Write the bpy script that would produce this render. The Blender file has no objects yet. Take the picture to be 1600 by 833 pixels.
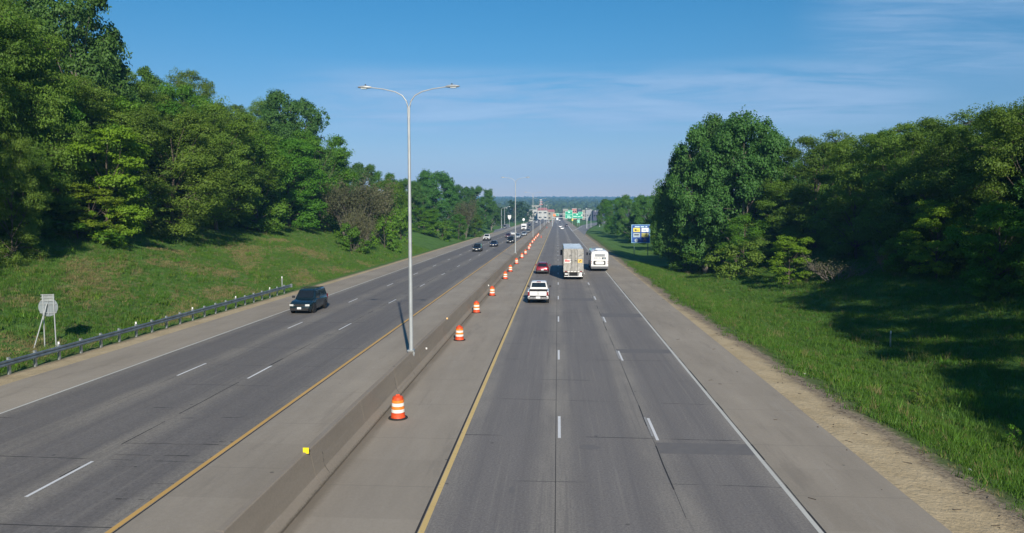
import bpy, math, random
import numpy as np
from mathutils import Vector, Matrix, Euler

SC = bpy.context.scene
COL = SC.collection
R = math.radians

# ------------------------------------------------------------------ camera
CAM_H = 8.8
FPX = 1130.0                       # focal length in pixels of a 1600 px wide picture
cam_d = bpy.data.cameras.new('camera')
cam_d.sensor_width = 36.0
cam_d.lens = FPX / 1600 * 36
cam_d.clip_start = 0.2
cam_d.clip_end = 60000
cam = bpy.data.objects.new('camera', cam_d)
COL.objects.link(cam)
cam.location = (0, 0, CAM_H)
cam.rotation_euler = (R(90 - 4.23), 0, R(3.6))
SC.camera = cam
CR = cam.rotation_euler.to_matrix()

# ------------------------------------------------------------------ sun and sky
SUN_EL, SUN_AZ = R(26.5), math.atan2(0.24, -0.97)       # azimuth clockwise from +Y
sd = Vector((math.sin(SUN_AZ) * math.cos(SUN_EL), math.cos(SUN_AZ) * math.cos(SUN_EL), math.sin(SUN_EL)))
sl = bpy.data.lights.new('sun', 'SUN')
sl.energy = 4.9
sl.angle = R(0.53)
sl.color = (1.0, 0.92, 0.78)
so = bpy.data.objects.new('sun', sl)
COL.objects.link(so)
so.location = (20, -40, 60)
so.rotation_euler = sd.to_track_quat('Z', 'Y').to_euler()

SC.view_settings.view_transform = 'Standard'
SC.view_settings.look = 'None'
SC.view_settings.exposure = 0.28
SC.view_settings.gamma = 1.0
SC.cycles.max_bounces = 6
SC.cycles.diffuse_bounces = 3
SC.cycles.glossy_bounces = 2
SC.cycles.transparent_max_bounces = 4
SC.cycles.volume_bounces = 0
SC.cycles.use_denoising = True


class G:
    """small helper for writing node graphs"""
    def __init__(s, nt):
        s.nt = nt; s.n = nt.nodes; s.l = nt.links

    def put(s, sock, v):
        if v is None: return
        if hasattr(v, 'is_output'): s.l.new(v, sock)
        elif isinstance(v, (tuple, list)):
            if len(v) == 3 and sock.type == 'RGBA': v = (*v, 1)
            sock.default_value = v
        else: sock.default_value = v

    def node(s, t, ins=None, **kw):
        n = s.n.new(t)
        for k, v in kw.items(): setattr(n, k, v)
        for k, v in (ins or {}).items(): s.put(n.inputs[k], v)
        return n

    def m(s, op, a, b=None, c=None, clamp=False):
        n = s.node('ShaderNodeMath', operation=op, use_clamp=clamp)
        s.put(n.inputs[0], a); s.put(n.inputs[1], b)
        if c is not None: s.put(n.inputs[2], c)
        return n.outputs[0]

    def noise(s, vec, scale, detail=3, rough=.55, dist=0):
        n = s.node('ShaderNodeTexNoise', {'Vector': vec, 'Scale': scale, 'Detail': detail, 'Roughness': rough, 'Distortion': dist})
        return n.outputs['Fac']

    def map(s, vec, scale=(1, 1, 1), loc=(0, 0, 0), rot=(0, 0, 0)):
        return s.node('ShaderNodeMapping', {'Vector': vec, 'Scale': scale, 'Location': loc, 'Rotation': rot}).outputs[0]

    def step(s, v, a, b):
        n = s.node('ShaderNodeMapRange', {'Value': v, 'From Min': a, 'From Max': b}, interpolation_type='SMOOTHSTEP')
        return n.outputs[0]

    def lin(s, v, a, b, c=0.0, d=1.0):
        return s.node('ShaderNodeMapRange', {'Value': v, 'From Min': a, 'From Max': b, 'To Min': c, 'To Max': d}).outputs[0]

    def mix(s, f, a, b, mode='MIX'):
        n = s.node('ShaderNodeMix', data_type='RGBA', blend_type=mode)
        s.put(n.inputs[0], f); s.put(n.inputs[6], a); s.put(n.inputs[7], b)
        return n.outputs[2]

    def sep(s, v):
        return s.node('ShaderNodeSeparateXYZ', {'Vector': v}).outputs

    def comb(s, x, y, z):
        return s.node('ShaderNodeCombineXYZ', {'X': x, 'Y': y, 'Z': z}).outputs[0]


world = bpy.data.worlds.new('World')
SC.world = world
world.use_nodes = True
g = G(world.node_tree)
g.n.clear()
sky = g.node('ShaderNodeTexSky', sky_type='NISHITA', sun_disc=False, sun_elevation=SUN_EL,
             sun_rotation=SUN_AZ, altitude=250, air_density=1.25, dust_density=0.25, ozone_density=4.5)
tc = g.node('ShaderNodeTexCoord').outputs['Generated']
dx, dy, dz = g.sep(tc)
az = g.m('ARCTAN2', dx, dy)                                   # radians, 0 = along the road
el = g.m('ARCSINE', dz)
# a deeper blue than the model gives, as on the photograph's clear morning
hs = g.node('ShaderNodeHueSaturation', {'Color': sky.outputs[0], 'Hue': 0.5, 'Saturation': 1.18, 'Value': 1.0}).outputs[0]
hs = g.mix(1.0, hs, g.mix(g.step(el, 0.0, .30), (1.10, .92, 1.08), (.46, 1.00, 1.13)), 'MULTIPLY')
# thin high cloud on a flat layer
k = g.m('DIVIDE', 1.0, g.m('ADD', g.m('MAXIMUM', dz, 0.0), 0.06))
lx, ly = g.m('MULTIPLY', dx, k), g.m('MULTIPLY', dy, k)
lv = g.comb(lx, ly, 0.0)
w1 = g.noise(g.map(lv, (0.75, 1.7, 1), (3.1, 1.3, 0), (0, 0, R(12))), 1.2, 6, .62, .4)
w2 = g.noise(g.map(lv, (1.3, 5.0, 1), (0.3, 4.3, 0), (0, 0, R(-16))), 2.3, 5, .6, .5)
w3 = g.noise(g.map(tc, (3, 3, 10)), 2.0, 3, .5)


def band(v, a, b, c, d):
    return g.m('MULTIPLY', g.step(v, a, b), g.m('SUBTRACT', 1.0, g.step(v, c, d)))


mb = g.m('MULTIPLY', band(el, .095, .13, .165, .205), band(az, -.42, -.22, .38, .52))    # low band of stratus
c1 = g.m('MULTIPLY', g.m('MULTIPLY', g.step(w1, .30, .55), mb), .62)
mr = g.m('MULTIPLY', band(el, .13, .18, .26, .31), g.step(az, .28, .42))                # mackerel streaks to the right
c2 = g.m('MULTIPLY', g.m('MULTIPLY', g.lin(w2, .12, .70), g.step(g.m('ADD', w1, g.m('MULTIPLY', w3, .3)), .42, .66)), mr)
c2 = g.m('MULTIPLY', c2, .48)
c3 = g.m('MULTIPLY', g.m('MULTIPLY', g.step(w2, .62, .78), g.step(w1, .5, .7)), g.m('MULTIPLY', g.step(el, .02, .1), .25))
cl = g.m('MAXIMUM', g.m('MAXIMUM', c1, c2), c3, clamp=True)
cloud = g.mix(g.step(w1, .45, .75), (4.6, 6.5, 9.3), (6.0, 7.9, 10.6))
skc = g.mix(cl, hs, cloud)
bg = g.node('ShaderNodeBackground', {'Color': skc, 'Strength': 0.069})
g.l.new(bg.outputs[0], g.node('ShaderNodeOutputWorld').inputs[0])


# ------------------------------------------------------------------ placing
def P(px, py, z=0.0):
    """the point on the level z that lies at this place of the 1600 x 833 view"""
    d = CR @ Vector(((px - 800) / FPX, -(py - 416.5) / FPX, -1))
    t = (z - CAM_H) / d.z
    return Vector((d.x * t, d.y * t, z))


def at(px, Y):
    """x of a thing seen at column px when it stands Y metres along the road"""
    d = CR @ Vector(((px - 800) / FPX, (416.5 - 340) / FPX, -1))
    return d.x / d.y * Y


def height_at(py, Y, px=800):
    d = CR @ Vector(((px - 800) / FPX, -(py - 416.5) / FPX, -1))
    return CAM_H + d.z / d.y * Y


# ------------------------------------------------------------------ naming
def tag(o, label=None, cat=None, group=None, kind=None):
    if label: o['label'] = label
    if cat: o['category'] = cat
    if group: o['group'] = group
    if kind: o['kind'] = kind
    return o


def empty(name, loc, rz=0, label=None, cat=None, group=None):
    o = bpy.data.objects.new(name, None)
    o.empty_display_size = .3
    COL.objects.link(o)
    o.location = loc
    o.rotation_euler = (0, 0, rz)
    return tag(o, label, cat, group)


def copy_thing(o, parent=None):
    c = o.copy()
    COL.objects.link(c)
    if parent: c.parent = parent
    for ch in list(o.children): copy_thing(ch, c)
    return c


def link_mesh(name, me, parent=None, loc=None):
    o = bpy.data.objects.new(name, me)
    COL.objects.link(o)
    if parent: o.parent = parent
    if loc is not None: o.location = loc
    return o


# ------------------------------------------------------------------ mesh builder
class MB:
    def __init__(s): s.v = []; s.f = []; s.mi = []; s.cur = 0

    def mat(s, i): s.cur = i; return s

    def add(s, vs, fs):
        b = len(s.v)
        s.v += [tuple(p) for p in vs]
        for f in fs: s.f.append(tuple(b + i for i in f)); s.mi.append(s.cur)
        return s

    def box(s, c, d, rz=0, rx=0, ry=0, taper=1.0):
        hx, hy, hz = d[0] / 2, d[1] / 2, d[2] / 2
        M = Euler((rx, ry, rz)).to_matrix()
        vs = []
        for z, t in ((-hz, 1), (hz, taper)):
            for x, y in ((-hx, -hy), (hx, -hy), (hx, hy), (-hx, hy)):
                p = M @ Vector((x * t, y * t, z))
                vs.append((c[0] + p.x, c[1] + p.y, c[2] + p.z))
        return s.add(vs, [(0, 3, 2, 1), (4, 5, 6, 7), (0, 1, 5, 4), (1, 2, 6, 5), (2, 3, 7, 6), (3, 0, 4, 7)])

    def tube(s, pts, radii, n=8, cap=True):
        if not hasattr(radii, '__len__'): radii = [radii] * len(pts)
        pts = [Vector(p) for p in pts]
        b = len(s.v)
        for i, p in enumerate(pts):
            d = (pts[min(i + 1, len(pts) - 1)] - pts[max(i - 1, 0)]).normalized()
            a = d.orthogonal().normalized() if abs(d.z) < .95 else d.cross(Vector((0, 1, 0))).normalized()
            if abs(d.z) < .95: a = d.cross(Vector((0, 0, 1))).normalized()
            c = d.cross(a)
            for k in range(n):
                t = 2 * math.pi * k / n
                q = p + (a * math.cos(t) + c * math.sin(t)) * radii[i]
                s.v.append(tuple(q))
        for i in range(len(pts) - 1):
            for k in range(n):
                k2 = (k + 1) % n
                s.f.append((b + i * n + k, b + i * n + k2, b + (i + 1) * n + k2, b + (i + 1) * n + k)); s.mi.append(s.cur)
        if cap:
            s.f.append(tuple(b + k for k in range(n))[::-1]); s.mi.append(s.cur)
            e = b + (len(pts) - 1) * n
            s.f.append(tuple(e + k for k in range(n))); s.mi.append(s.cur)
        return s

    def lathe(s, prof, n=20, c=(0, 0, 0), axis='z'):
        b = len(s.v)
        for r, h in prof:
            for k in range(n):
                t = 2 * math.pi * k / n
                a, d = r * math.cos(t), r * math.sin(t)
                s.v.append((c[0] + a, c[1] + d, c[2] + h) if axis == 'z' else (c[0] + h, c[1] + a, c[2] + d))
        for i in range(len(prof) - 1):
            for k in range(n):
                k2 = (k + 1) % n
                s.f.append((b + i * n + k, b + i * n + k2, b + (i + 1) * n + k2, b + (i + 1) * n + k)); s.mi.append(s.cur)
        for i, rev in ((0, True), (len(prof) - 1, False)):
            if prof[i][0] > 1e-4:
                f = tuple(b + i * n + k for k in range(n))
                s.f.append(f[::-1] if rev else f); s.mi.append(s.cur)
        return s

    def loft(s, secs, cap=True, closed=True):
        b = len(s.v); n = len(secs[0])
        for q in secs: s.v += [tuple(p) for p in q]
        for i in range(len(secs) - 1):
            for k in range(n if closed else n - 1):
                k2 = (k + 1) % n
                s.f.append((b + i * n + k, b + i * n + k2, b + (i + 1) * n + k2, b + (i + 1) * n + k)); s.mi.append(s.cur)
        if cap:
            s.f.append(tuple(b + k for k in range(n))[::-1]); s.mi.append(s.cur)
            e = b + (len(secs) - 1) * n
            s.f.append(tuple(e + k for k in range(n))); s.mi.append(s.cur)
        return s

    def prism(s, poly, y0, y1):
        """poly in (x, z), extruded along y"""
        return s.loft([[(x, y0, z) for x, z in poly], [(x, y1, z) for x, z in poly]])

    def slab(s, q, u0, u1, v0, v1, off=.008, th=.012):
        """a thin panel lying proud of the quad q (4 corners: 00, 10, 11, 01)"""
        q = [Vector(p) for p in q]
        nrm = (q[1] - q[0]).cross(q[3] - q[0]).normalized()
        def uv(u, v): return (q[0] * (1 - u) + q[1] * u) * (1 - v) + (q[3] * (1 - u) + q[2] * u) * v
        c = [uv(u0, v0), uv(u1, v0), uv(u1, v1), uv(u0, v1)]
        lo = [p + nrm * (off - th) for p in c]; hi = [p + nrm * off for p in c]
        return s.add(lo + hi, [(0, 3, 2, 1), (4, 5, 6, 7), (0, 1, 5, 4), (1, 2, 6, 5), (2, 3, 7, 6), (3, 0, 4, 7)])

    def mesh(s, name, mats, smooth=None):
        me = bpy.data.meshes.new(name)
        me.from_pydata(s.v, [], s.f)
        for m in (mats if isinstance(mats, (list, tuple)) else [mats]): me.materials.append(m)
        if any(s.mi): me.polygons.foreach_set('material_index', s.mi)
        if smooth is not None:
            me.polygons.foreach_set('use_smooth', [True] * len(me.polygons))
            me.set_sharp_from_angle(angle=R(smooth))
        me.update()
        return me

    def obj(s, name, mats, parent=None, smooth=None, loc=None):
        return link_mesh(name, s.mesh(name, mats, smooth), parent, loc)


# ------------------------------------------------------------------ materials
def new_mat(name):
    m = bpy.data.materials.new(name)
    m.use_nodes = True
    g = G(m.node_tree)
    bs = g.n['Principled BSDF']
    return m, g, bs


def bump(g, bs, h, strength=.3, dist=.02):
    b = g.node('ShaderNodeBump', {'Height': h, 'Strength': strength, 'Distance': dist})
    g.l.new(b.outputs[0], bs.inputs['Normal'])


def plain(name, col, rough=.5, metal=0.0, vary=.12, scale=6.0, coat=0.0, spec=.5):
    m, g, bs = new_mat(name)
    tc = g.node('ShaderNodeTexCoord').outputs['Object']
    n = g.noise(tc, scale, 4, .6)
    lo = tuple(c * (1 - vary) for c in col); hi = tuple(min(1, c * (1 + vary)) for c in col)
    g.put(bs.inputs['Base Color'], g.mix(g.lin(n, .3, .7), lo, hi))
    g.put(bs.inputs['Roughness'], g.lin(n, .3, .7, max(0, rough - .06), min(1, rough + .08)))
    bs.inputs['Metallic'].default_value = metal
    bs.inputs['Coat Weight'].default_value = coat
    bs.inputs['Specular IOR Level'].default_value = spec
    return m


def emis_free(name, col, rough=.4): return plain(name, col, rough, 0, .05)


M = {}
M['rubber'] = plain('rubber', (.018, .018, .018), .8)
M['black'] = plain('black_plastic', (.02, .02, .022), .5)
M['under'] = plain('dark_underbody', (.012, .012, .012), .9)
M['glass'] = plain('tinted_glass', (.012, .017, .022), .06, 0, .05, spec=.6)
M['chrome'] = plain('chrome', (.62, .63, .65), .18, .95, .05)
M['rim'] = plain('wheel_metal', (.45, .46, .48), .35, .7)
M['lens_red'] = plain('red_lens', (.22, .01, .012), .2, 0, .1, coat=.6)
M['lens_clear'] = plain('clear_lens', (.72, .74, .74), .15, .2, .08, coat=.8)
M['plate'] = plain('plate_white', (.75, .77, .78), .45)
M['galv'] = plain('galvanised_steel', (.42, .45, .47), .42, .55, .15, 3)
M['galv_light'] = plain('pale_galvanised_steel', (.43, .46, .48), .45, .35, .08, 2)
M['rail'] = plain('weathered_guardrail_steel', (.20, .25, .28), .5, .5, .3, 2)
M['white'] = plain('white_paint', (.8, .8, .8), .4, 0, .04)
M['yellow'] = plain('yellow_plastic', (.85, .68, .02), .45)
M['green_sign'] = plain('green_sign_sheet', (.0, .33, .20), .45, 0, .05)
M['mint'] = plain('pale_green_lettering', (.45, .80, .68), .45, 0, .05)
M['blue_sign'] = plain('blue_sign_sheet', (.008, .07, .32), .4, 0, .08)
M['blue_pale'] = plain('pale_blue_border', (.25, .50, .72), .4, 0, .05)
M['tan_line'] = None


def leaf_mat(name, c1, c2, c3, trans=.38, rough=.55):
    m, g, bs = new_mat(name)
    at_ = g.node('ShaderNodeAttribute', attribute_name='tone').outputs['Fac']
    rnd = g.node('ShaderNodeObjectInfo').outputs['Random']
    c = g.mix(g.lin(at_, 0, 1), c1, c2)
    c = g.mix(g.m('MULTIPLY', rnd, .55), c, c3)
    hv = g.node('ShaderNodeHueSaturation', {'Color': c, 'Hue': g.lin(rnd, 0, 1, .488, .512), 'Saturation': 1.0, 'Value': g.lin(g.m('FRACT', g.m('MULTIPLY', rnd, 7.3)), 0, 1, .78, 1.2)}).outputs[0]
    g.n.remove(bs)
    d = g.node('ShaderNodeBsdfDiffuse', {'Color': hv})
    t = g.node('ShaderNodeBsdfTranslucent', {'Color': g.mix(1.0, hv, (1.1, 1.25, .5), 'MULTIPLY')})
    gl = g.node('ShaderNodeBsdfGlossy', {'Color': (.8, .85, .9, 1), 'Roughness': rough})
    a = g.node('ShaderNodeMixShader', {0: trans}); g.l.new(d.outputs[0], a.inputs[1]); g.l.new(t.outputs[0], a.inputs[2])
    b = g.node('ShaderNodeMixShader', {0: .014}); g.l.new(a.outputs[0], b.inputs[1]); g.l.new(gl.outputs[0], b.inputs[2])
    g.l.new(b.outputs[0], g.n['Material Output'].inputs[0])
    return m


M['leaf_cotton'] = leaf_mat('cottonwood_leaves', (.055, .145, .028), (.125, .265, .050), (.08, .19, .045))
M['leaf_locust'] = leaf_mat('locust_leaves', (.085, .165, .020), (.180, .275, .038), (.12, .205, .022))
M['leaf_bright'] = leaf_mat('fresh_green_leaves', (.13, .23, .012), (.25, .38, .03), (.18, .30, .016))
M['leaf_maple'] = leaf_mat('maple_leaves', (.065, .17, .013), (.15, .30, .026), (.09, .21, .016))
M['leaf_brown'] = leaf_mat('sparse_olive_leaves', (.10, .115, .055), (.19, .175, .105), (.13, .14, .06))
M['leaf_far'] = leaf_mat('distant_leaves', (.035, .075, .025), (.07, .13, .04), (.05, .10, .03))
M['bark'] = plain('bark', (.105, .085, .065), .9, 0, .35, 3)
M['bark_grey'] = plain('grey_bark', (.19, .165, .14), .9, 0, .3, 3)
M['blossom'] = leaf_mat('cream_blossom', (.45, .45, .36), (.6, .6, .5), (.5, .5, .4))
def band_(g, v, a, b, c, d): return g.m('MULTIPLY', g.step(v, a, b), g.m('SUBTRACT', 1.0, g.step(v, c, d)))


# ------------------------------------------------------------------ the lie of the land
def smooth(a, b, x):
    t = np.clip((np.asarray(x, float) - a) / (b - a), 0, 1)
    return t * t * (3 - 2 * t)


XL = [-3500, -400, -160, -90, -60, -45, -31, -29.3, -28.0, -26.6, -8.2, -8.0, 10.8, 12.5, 14.2, 18, 22.5, 26, 31, 40, 55, 80, 150, 400, 3500]
ZL = [20, 22, 20, 16.5, 10.6, 5.4, .75, .40, .44, .46, .40, -.10, -.02, -.10, -.25, -1.15, -1.15, -.6, .5, 3.4, 8.0, 13, 18, 20, 20]


def ground_z(X, Y):
    X = np.asarray(X, float); Y = np.asarray(Y, float)
    z = np.interp(X, XL, ZL)
    aL = 1 - .45 * smooth(150, 340, Y) - .55 * smooth(330, 520, Y)
    aR = 1 - .72 * smooth(150, 330, Y) - .28 * smooth(330, 520, Y)
    out_l = X < -29.3
    out_r = X > 14.2
    z = np.where(out_l, .40 + (z - .40) * aL, z)
    z = np.where(out_r, -.25 + (z + .25) * aR, z)
    dist = np.where(X < 0, -29.3 - X, X - 14.2)
    rough_amt = np.clip(dist / 8, 0, 1)
    n = (np.sin(X * .31 + Y * .13) * .22 + np.sin(X * .11 - Y * .21 + 2) * .3 + np.sin(X * .9 + 1.7 * np.sin(Y * .35)) * .07
         + np.sin(Y * .77 + X * .45) * .06)
    z = z + n * rough_amt
    z = z + 0.0265 * np.maximum(0, Y - 950) * smooth(900, 1300, Y)
    return z


def gz(x, y): return float(ground_z(x, y))


def road_rise(y): return float(0.0265 * max(0, y - 950) * smooth(900, 1300, y))


xs = np.unique(np.round(np.concatenate([
    np.array([-6000, -4500, -3000, -2000, -1300, -900, -600, -400, -280, -200, -160, -130, -110, -95]),
    np.arange(-85, -31, 1.8), np.arange(-31, -26.5, .5), [-26.62, -20, -14, -8.2, -8.0, -4, 2, 6, 10.8],
    np.arange(11.2, 16, .6), np.arange(16, 60, 1.4), np.arange(62, 100, 5),
    np.array([110, 130, 160, 200, 280, 400, 600, 900, 1300, 2000, 3000, 4500, 6000])]), 3))
ys = np.concatenate([np.array([-400, -200, -120, -80]), np.arange(-60, 20, 5), np.arange(20, 130, 1.6), np.arange(130, 260, 3.5), np.arange(260, 520, 9),
                     np.arange(540, 1400, 30), np.arange(1400, 3000, 100), np.arange(3000, 9001, 400)])
XX, YY = np.meshgrid(xs, ys)
ZZ = ground_z(XX, YY)
rng = np.random.default_rng(5)
far_flat = smooth(4200, 5200, YY)
ZZ = ZZ * (1 - far_flat) + far_flat * (0.0265 * (4700 - 950))
vs = np.stack([XX, YY, ZZ], -1).reshape(-1, 3)
nx, ny = len(xs), len(ys)
I = np.arange(nx * ny).reshape(ny, nx)
fs = np.stack([I[:-1, :-1], I[:-1, 1:], I[1:, 1:], I[1:, :-1]], -1).reshape(-1, 4)


def np_mesh(name, verts, faces, mats, smooth_=False, attr=None):
    me = bpy.data.meshes.new(name)
    n = faces.shape[1]
    me.vertices.add(len(verts)); me.vertices.foreach_set('co', np.asarray(verts, np.float32).ravel())
    me.loops.add(faces.size); me.loops.foreach_set('vertex_index', faces.astype(np.int32).ravel())
    me.polygons.add(len(faces))
    me.polygons.foreach_set('loop_start', np.arange(0, faces.size, n, dtype=np.int32))
    if smooth_: me.polygons.foreach_set('use_smooth', np.ones(len(faces), bool))
    for m in (mats if isinstance(mats, (list, tuple)) else [mats]): me.materials.append(m)
    if attr is not None:
        a = me.attributes.new('tone', 'FLOAT', 'FACE')
        a.data.foreach_set('value', np.asarray(attr, np.float32))
    me.update(calc_edges=True)
    me.validate()
    return me


def ground_material():
    m, g, bs = new_mat('grass_and_sand')
    pos = g.node('ShaderNodeNewGeometry').outputs['Position']
    x, y, z = g.sep(pos)
    big = g.noise(pos, .07, 5, .6)
    mid = g.noise(pos, .5, 5, .65)
    fine = g.noise(pos, 5.0, 5, .7)
    wav = g.noise(g.map(pos, (1, .35, 1)), .9, 4, .6)
    grass = g.mix(g.lin(mid, .3, .7), (.06, .135, .026), (.115, .225, .048))
    grass = g.mix(g.m('MULTIPLY', g.step(big, .45, .65), .6), grass, (.12, .19, .028))
    grass = g.mix(g.m('MULTIPLY', g.step(fine, .45, .7), .45), grass, (.045, .085, .016))
    # last year's dry grass on the left bank
    dry = g.m('MULTIPLY', g.step(g.m('ADD', wav, g.m('MULTIPLY', g.m('SUBTRACT', fine, .5), .35)), .50, .62), g.m('MULTIPLY', g.step(x, -27, -31), g.m('SUBTRACT', 1.0, g.step(y, 85, 150))))
    grass = g.mix(g.m('MULTIPLY', dry, .7), grass, (.21, .17, .085))
    # forest floor
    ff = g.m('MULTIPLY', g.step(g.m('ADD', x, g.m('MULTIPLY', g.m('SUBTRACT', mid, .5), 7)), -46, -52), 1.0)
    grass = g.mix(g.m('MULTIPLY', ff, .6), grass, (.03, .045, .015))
    # sandy verge
    sand = g.mix(g.lin(mid, .3, .7), (.42, .33, .20), (.56, .455, .295))
    sand = g.mix(g.m('MULTIPLY', g.step(fine, .5, .75), .4), sand, (.22, .17, .11))
    soil = g.mix(g.lin(fine, .35, .65), (.17, .135, .095), (.33, .275, .20))
    wob = g.m('ADD', g.m('MULTIPLY', g.m('SUBTRACT', g.noise(pos, .35, 4, .7), .5), 2.2), g.m('MULTIPLY', g.m('SUBTRACT', fine, .5), .8))
    edge_r = g.m('ADD', g.lin(y, 20, 75, 14.2, 12.2), wob)
    soilg = g.m('MULTIPLY', band_(g, g.m('SUBTRACT', x, edge_r), -.3, .1, .5, 2.2), .55)
    grass = g.mix(soilg, grass, (.10, .105, .05))
    mr_ = g.m('MULTIPLY', g.m('SUBTRACT', 1.0, g.step(g.m('SUBTRACT', x, edge_r), -.35, .35)), g.step(x, 5, 6))
    soil_r = g.step(g.m('SUBTRACT', x, edge_r), -1.5, -.5)
    edge_l = g.m('ADD', g.lin(y, 30, 110, -28.6, -27.9), g.m('MULTIPLY', wob, .35))
    ml_ = g.m('MULTIPLY', g.step(g.m('SUBTRACT', x, edge_l), -.25, .25), g.m('SUBTRACT', 1.0, g.step(x, -20, -19)))
    soil_l = g.m('SUBTRACT', 1.0, g.step(g.m('SUBTRACT', x, edge_l), .1, .6))
    near = g.m('SUBTRACT', 1.0, g.step(y, 700, 900))
    c = g.mix(g.m('MULTIPLY', mr_, near), grass, g.mix(soil_r, sand, soil))
    c = g.mix(g.m('MULTIPLY', ml_, near), c, g.mix(soil_l, sand, soil))
    g.put(bs.inputs['Base Color'], c)
    bs.inputs['Roughness'].default_value = .95
    bs.inputs['Specular IOR Level'].default_value = .15
    bump(g, bs, g.m('ADD', fine, g.m('MULTIPLY', mid, 1.5)), .6, .12)
    return m


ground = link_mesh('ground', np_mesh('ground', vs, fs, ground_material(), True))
tag(ground, kind='structure')

# ------------------------------------------------------------------ paving
LZ = 0.5                                                      # the left carriageway lies half a metre higher


def asphalt(name, x0, lane=3.70, tone=1.0):
    m, g, bs = new_mat(name)
    pos = g.node('ShaderNodeNewGeometry').outputs['Position']
    x, y, z = g.sep(pos)
    u = g.m('FRACT', g.m('DIVIDE', g.m('SUBTRACT', x, x0), lane))
    w = g.m('MULTIPLY', g.m('ABSOLUTE', g.m('SUBTRACT', u, .5)), 2.0)
    longn = g.noise(g.map(pos, (1.1, .035, 1)), 1.0, 4, .6)
    blot = g.noise(g.map(pos, (.5, .16, 1)), .8, 5, .65)
    grain = g.noise(pos, 13, 5, .85)
    grain2 = g.noise(pos, 90, 2, .8)
    t = g.step(g.m('ADD', w, g.m('MULTIPLY', g.m('SUBTRACT', longn, .5), .9)), .35, 1.0)
    d = tuple(c * tone for c in (.205, .190, .180)); l_ = tuple(c * tone for c in (.290, .265, .232))
    c = g.mix(t, d, l_)
    # tyre tracks a little darker and smoother
    tr = g.m('ABSOLUTE', g.m('SUBTRACT', g.m('ABSOLUTE', g.m('SUBTRACT', u, .5)), .24))
    tr = g.m('MULTIPLY', g.m('SUBTRACT', 1.0, g.step(tr, .03, .13)), g.step(longn, .35, .6))
    c = g.mix(g.m('MULTIPLY', tr, .5), c, tuple(q * tone for q in (.160, .149, .146)))
    c = g.mix(g.lin(blot, .38, .62, 0, .62), c, tuple(q * tone for q in (.180, .167, .160)))
    c = g.mix(1.0, c, g.comb(*[g.lin(grain, .34, .66, .66, 1.34)] * 3), 'MULTIPLY')
    c = g.mix(1.0, c, g.comb(*[g.lin(grain2, .3, .7, .85, 1.15)] * 3), 'MULTIPLY')
    sk = g.noise(g.map(pos, (3.2, .045, 1), (7, 0, 0)), 1.6, 5, .7)
    c = g.mix(g.m('MULTIPLY', g.step(sk, .52, .68), .42), c, tuple(q * tone for q in (.145, .136, .134)))
    c = g.mix(g.m('MULTIPLY', g.step(sk, .46, .32), .30), c, tuple(q * tone for q in (.31, .285, .25)))
    # transverse joints, broken and faint
    jy = g.m('ADD', g.m('DIVIDE', y, 5.1), g.m('MULTIPLY', g.m('SUBTRACT', g.noise(g.map(pos, (.03, .25, 1)), 1.0, 1), .5), .5))
    ja = g.m('ABSOLUTE', g.m('SUBTRACT', g.m('FRACT', jy), .5))
    jm = g.m('MULTIPLY', g.m('SUBTRACT', 1.0, g.step(ja, .002, .0075)), g.step(g.noise(g.map(pos, (.35, .2, 1)), 1.0, 3), .46, .56))
    c = g.mix(g.m('MULTIPLY', jm, .9), c, (.03, .03, .032))
    vo = g.node('ShaderNodeTexVoronoi', {'Vector': pos, 'Scale': .55}).outputs['Distance']
    c = g.mix(g.m('MULTIPLY', g.m('SUBTRACT', 1.0, g.step(vo, .03, .05)), .5), c, (.035, .035, .035))
    g.put(bs.inputs['Base Color'], c)
    g.put(bs.inputs['Roughness'], g.lin(grain, .3, .7, .72, .92))
    bs.inputs['Specular IOR Level'].default_value = .3
    bump(g, bs, grain, .35, .01)
    return m


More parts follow.
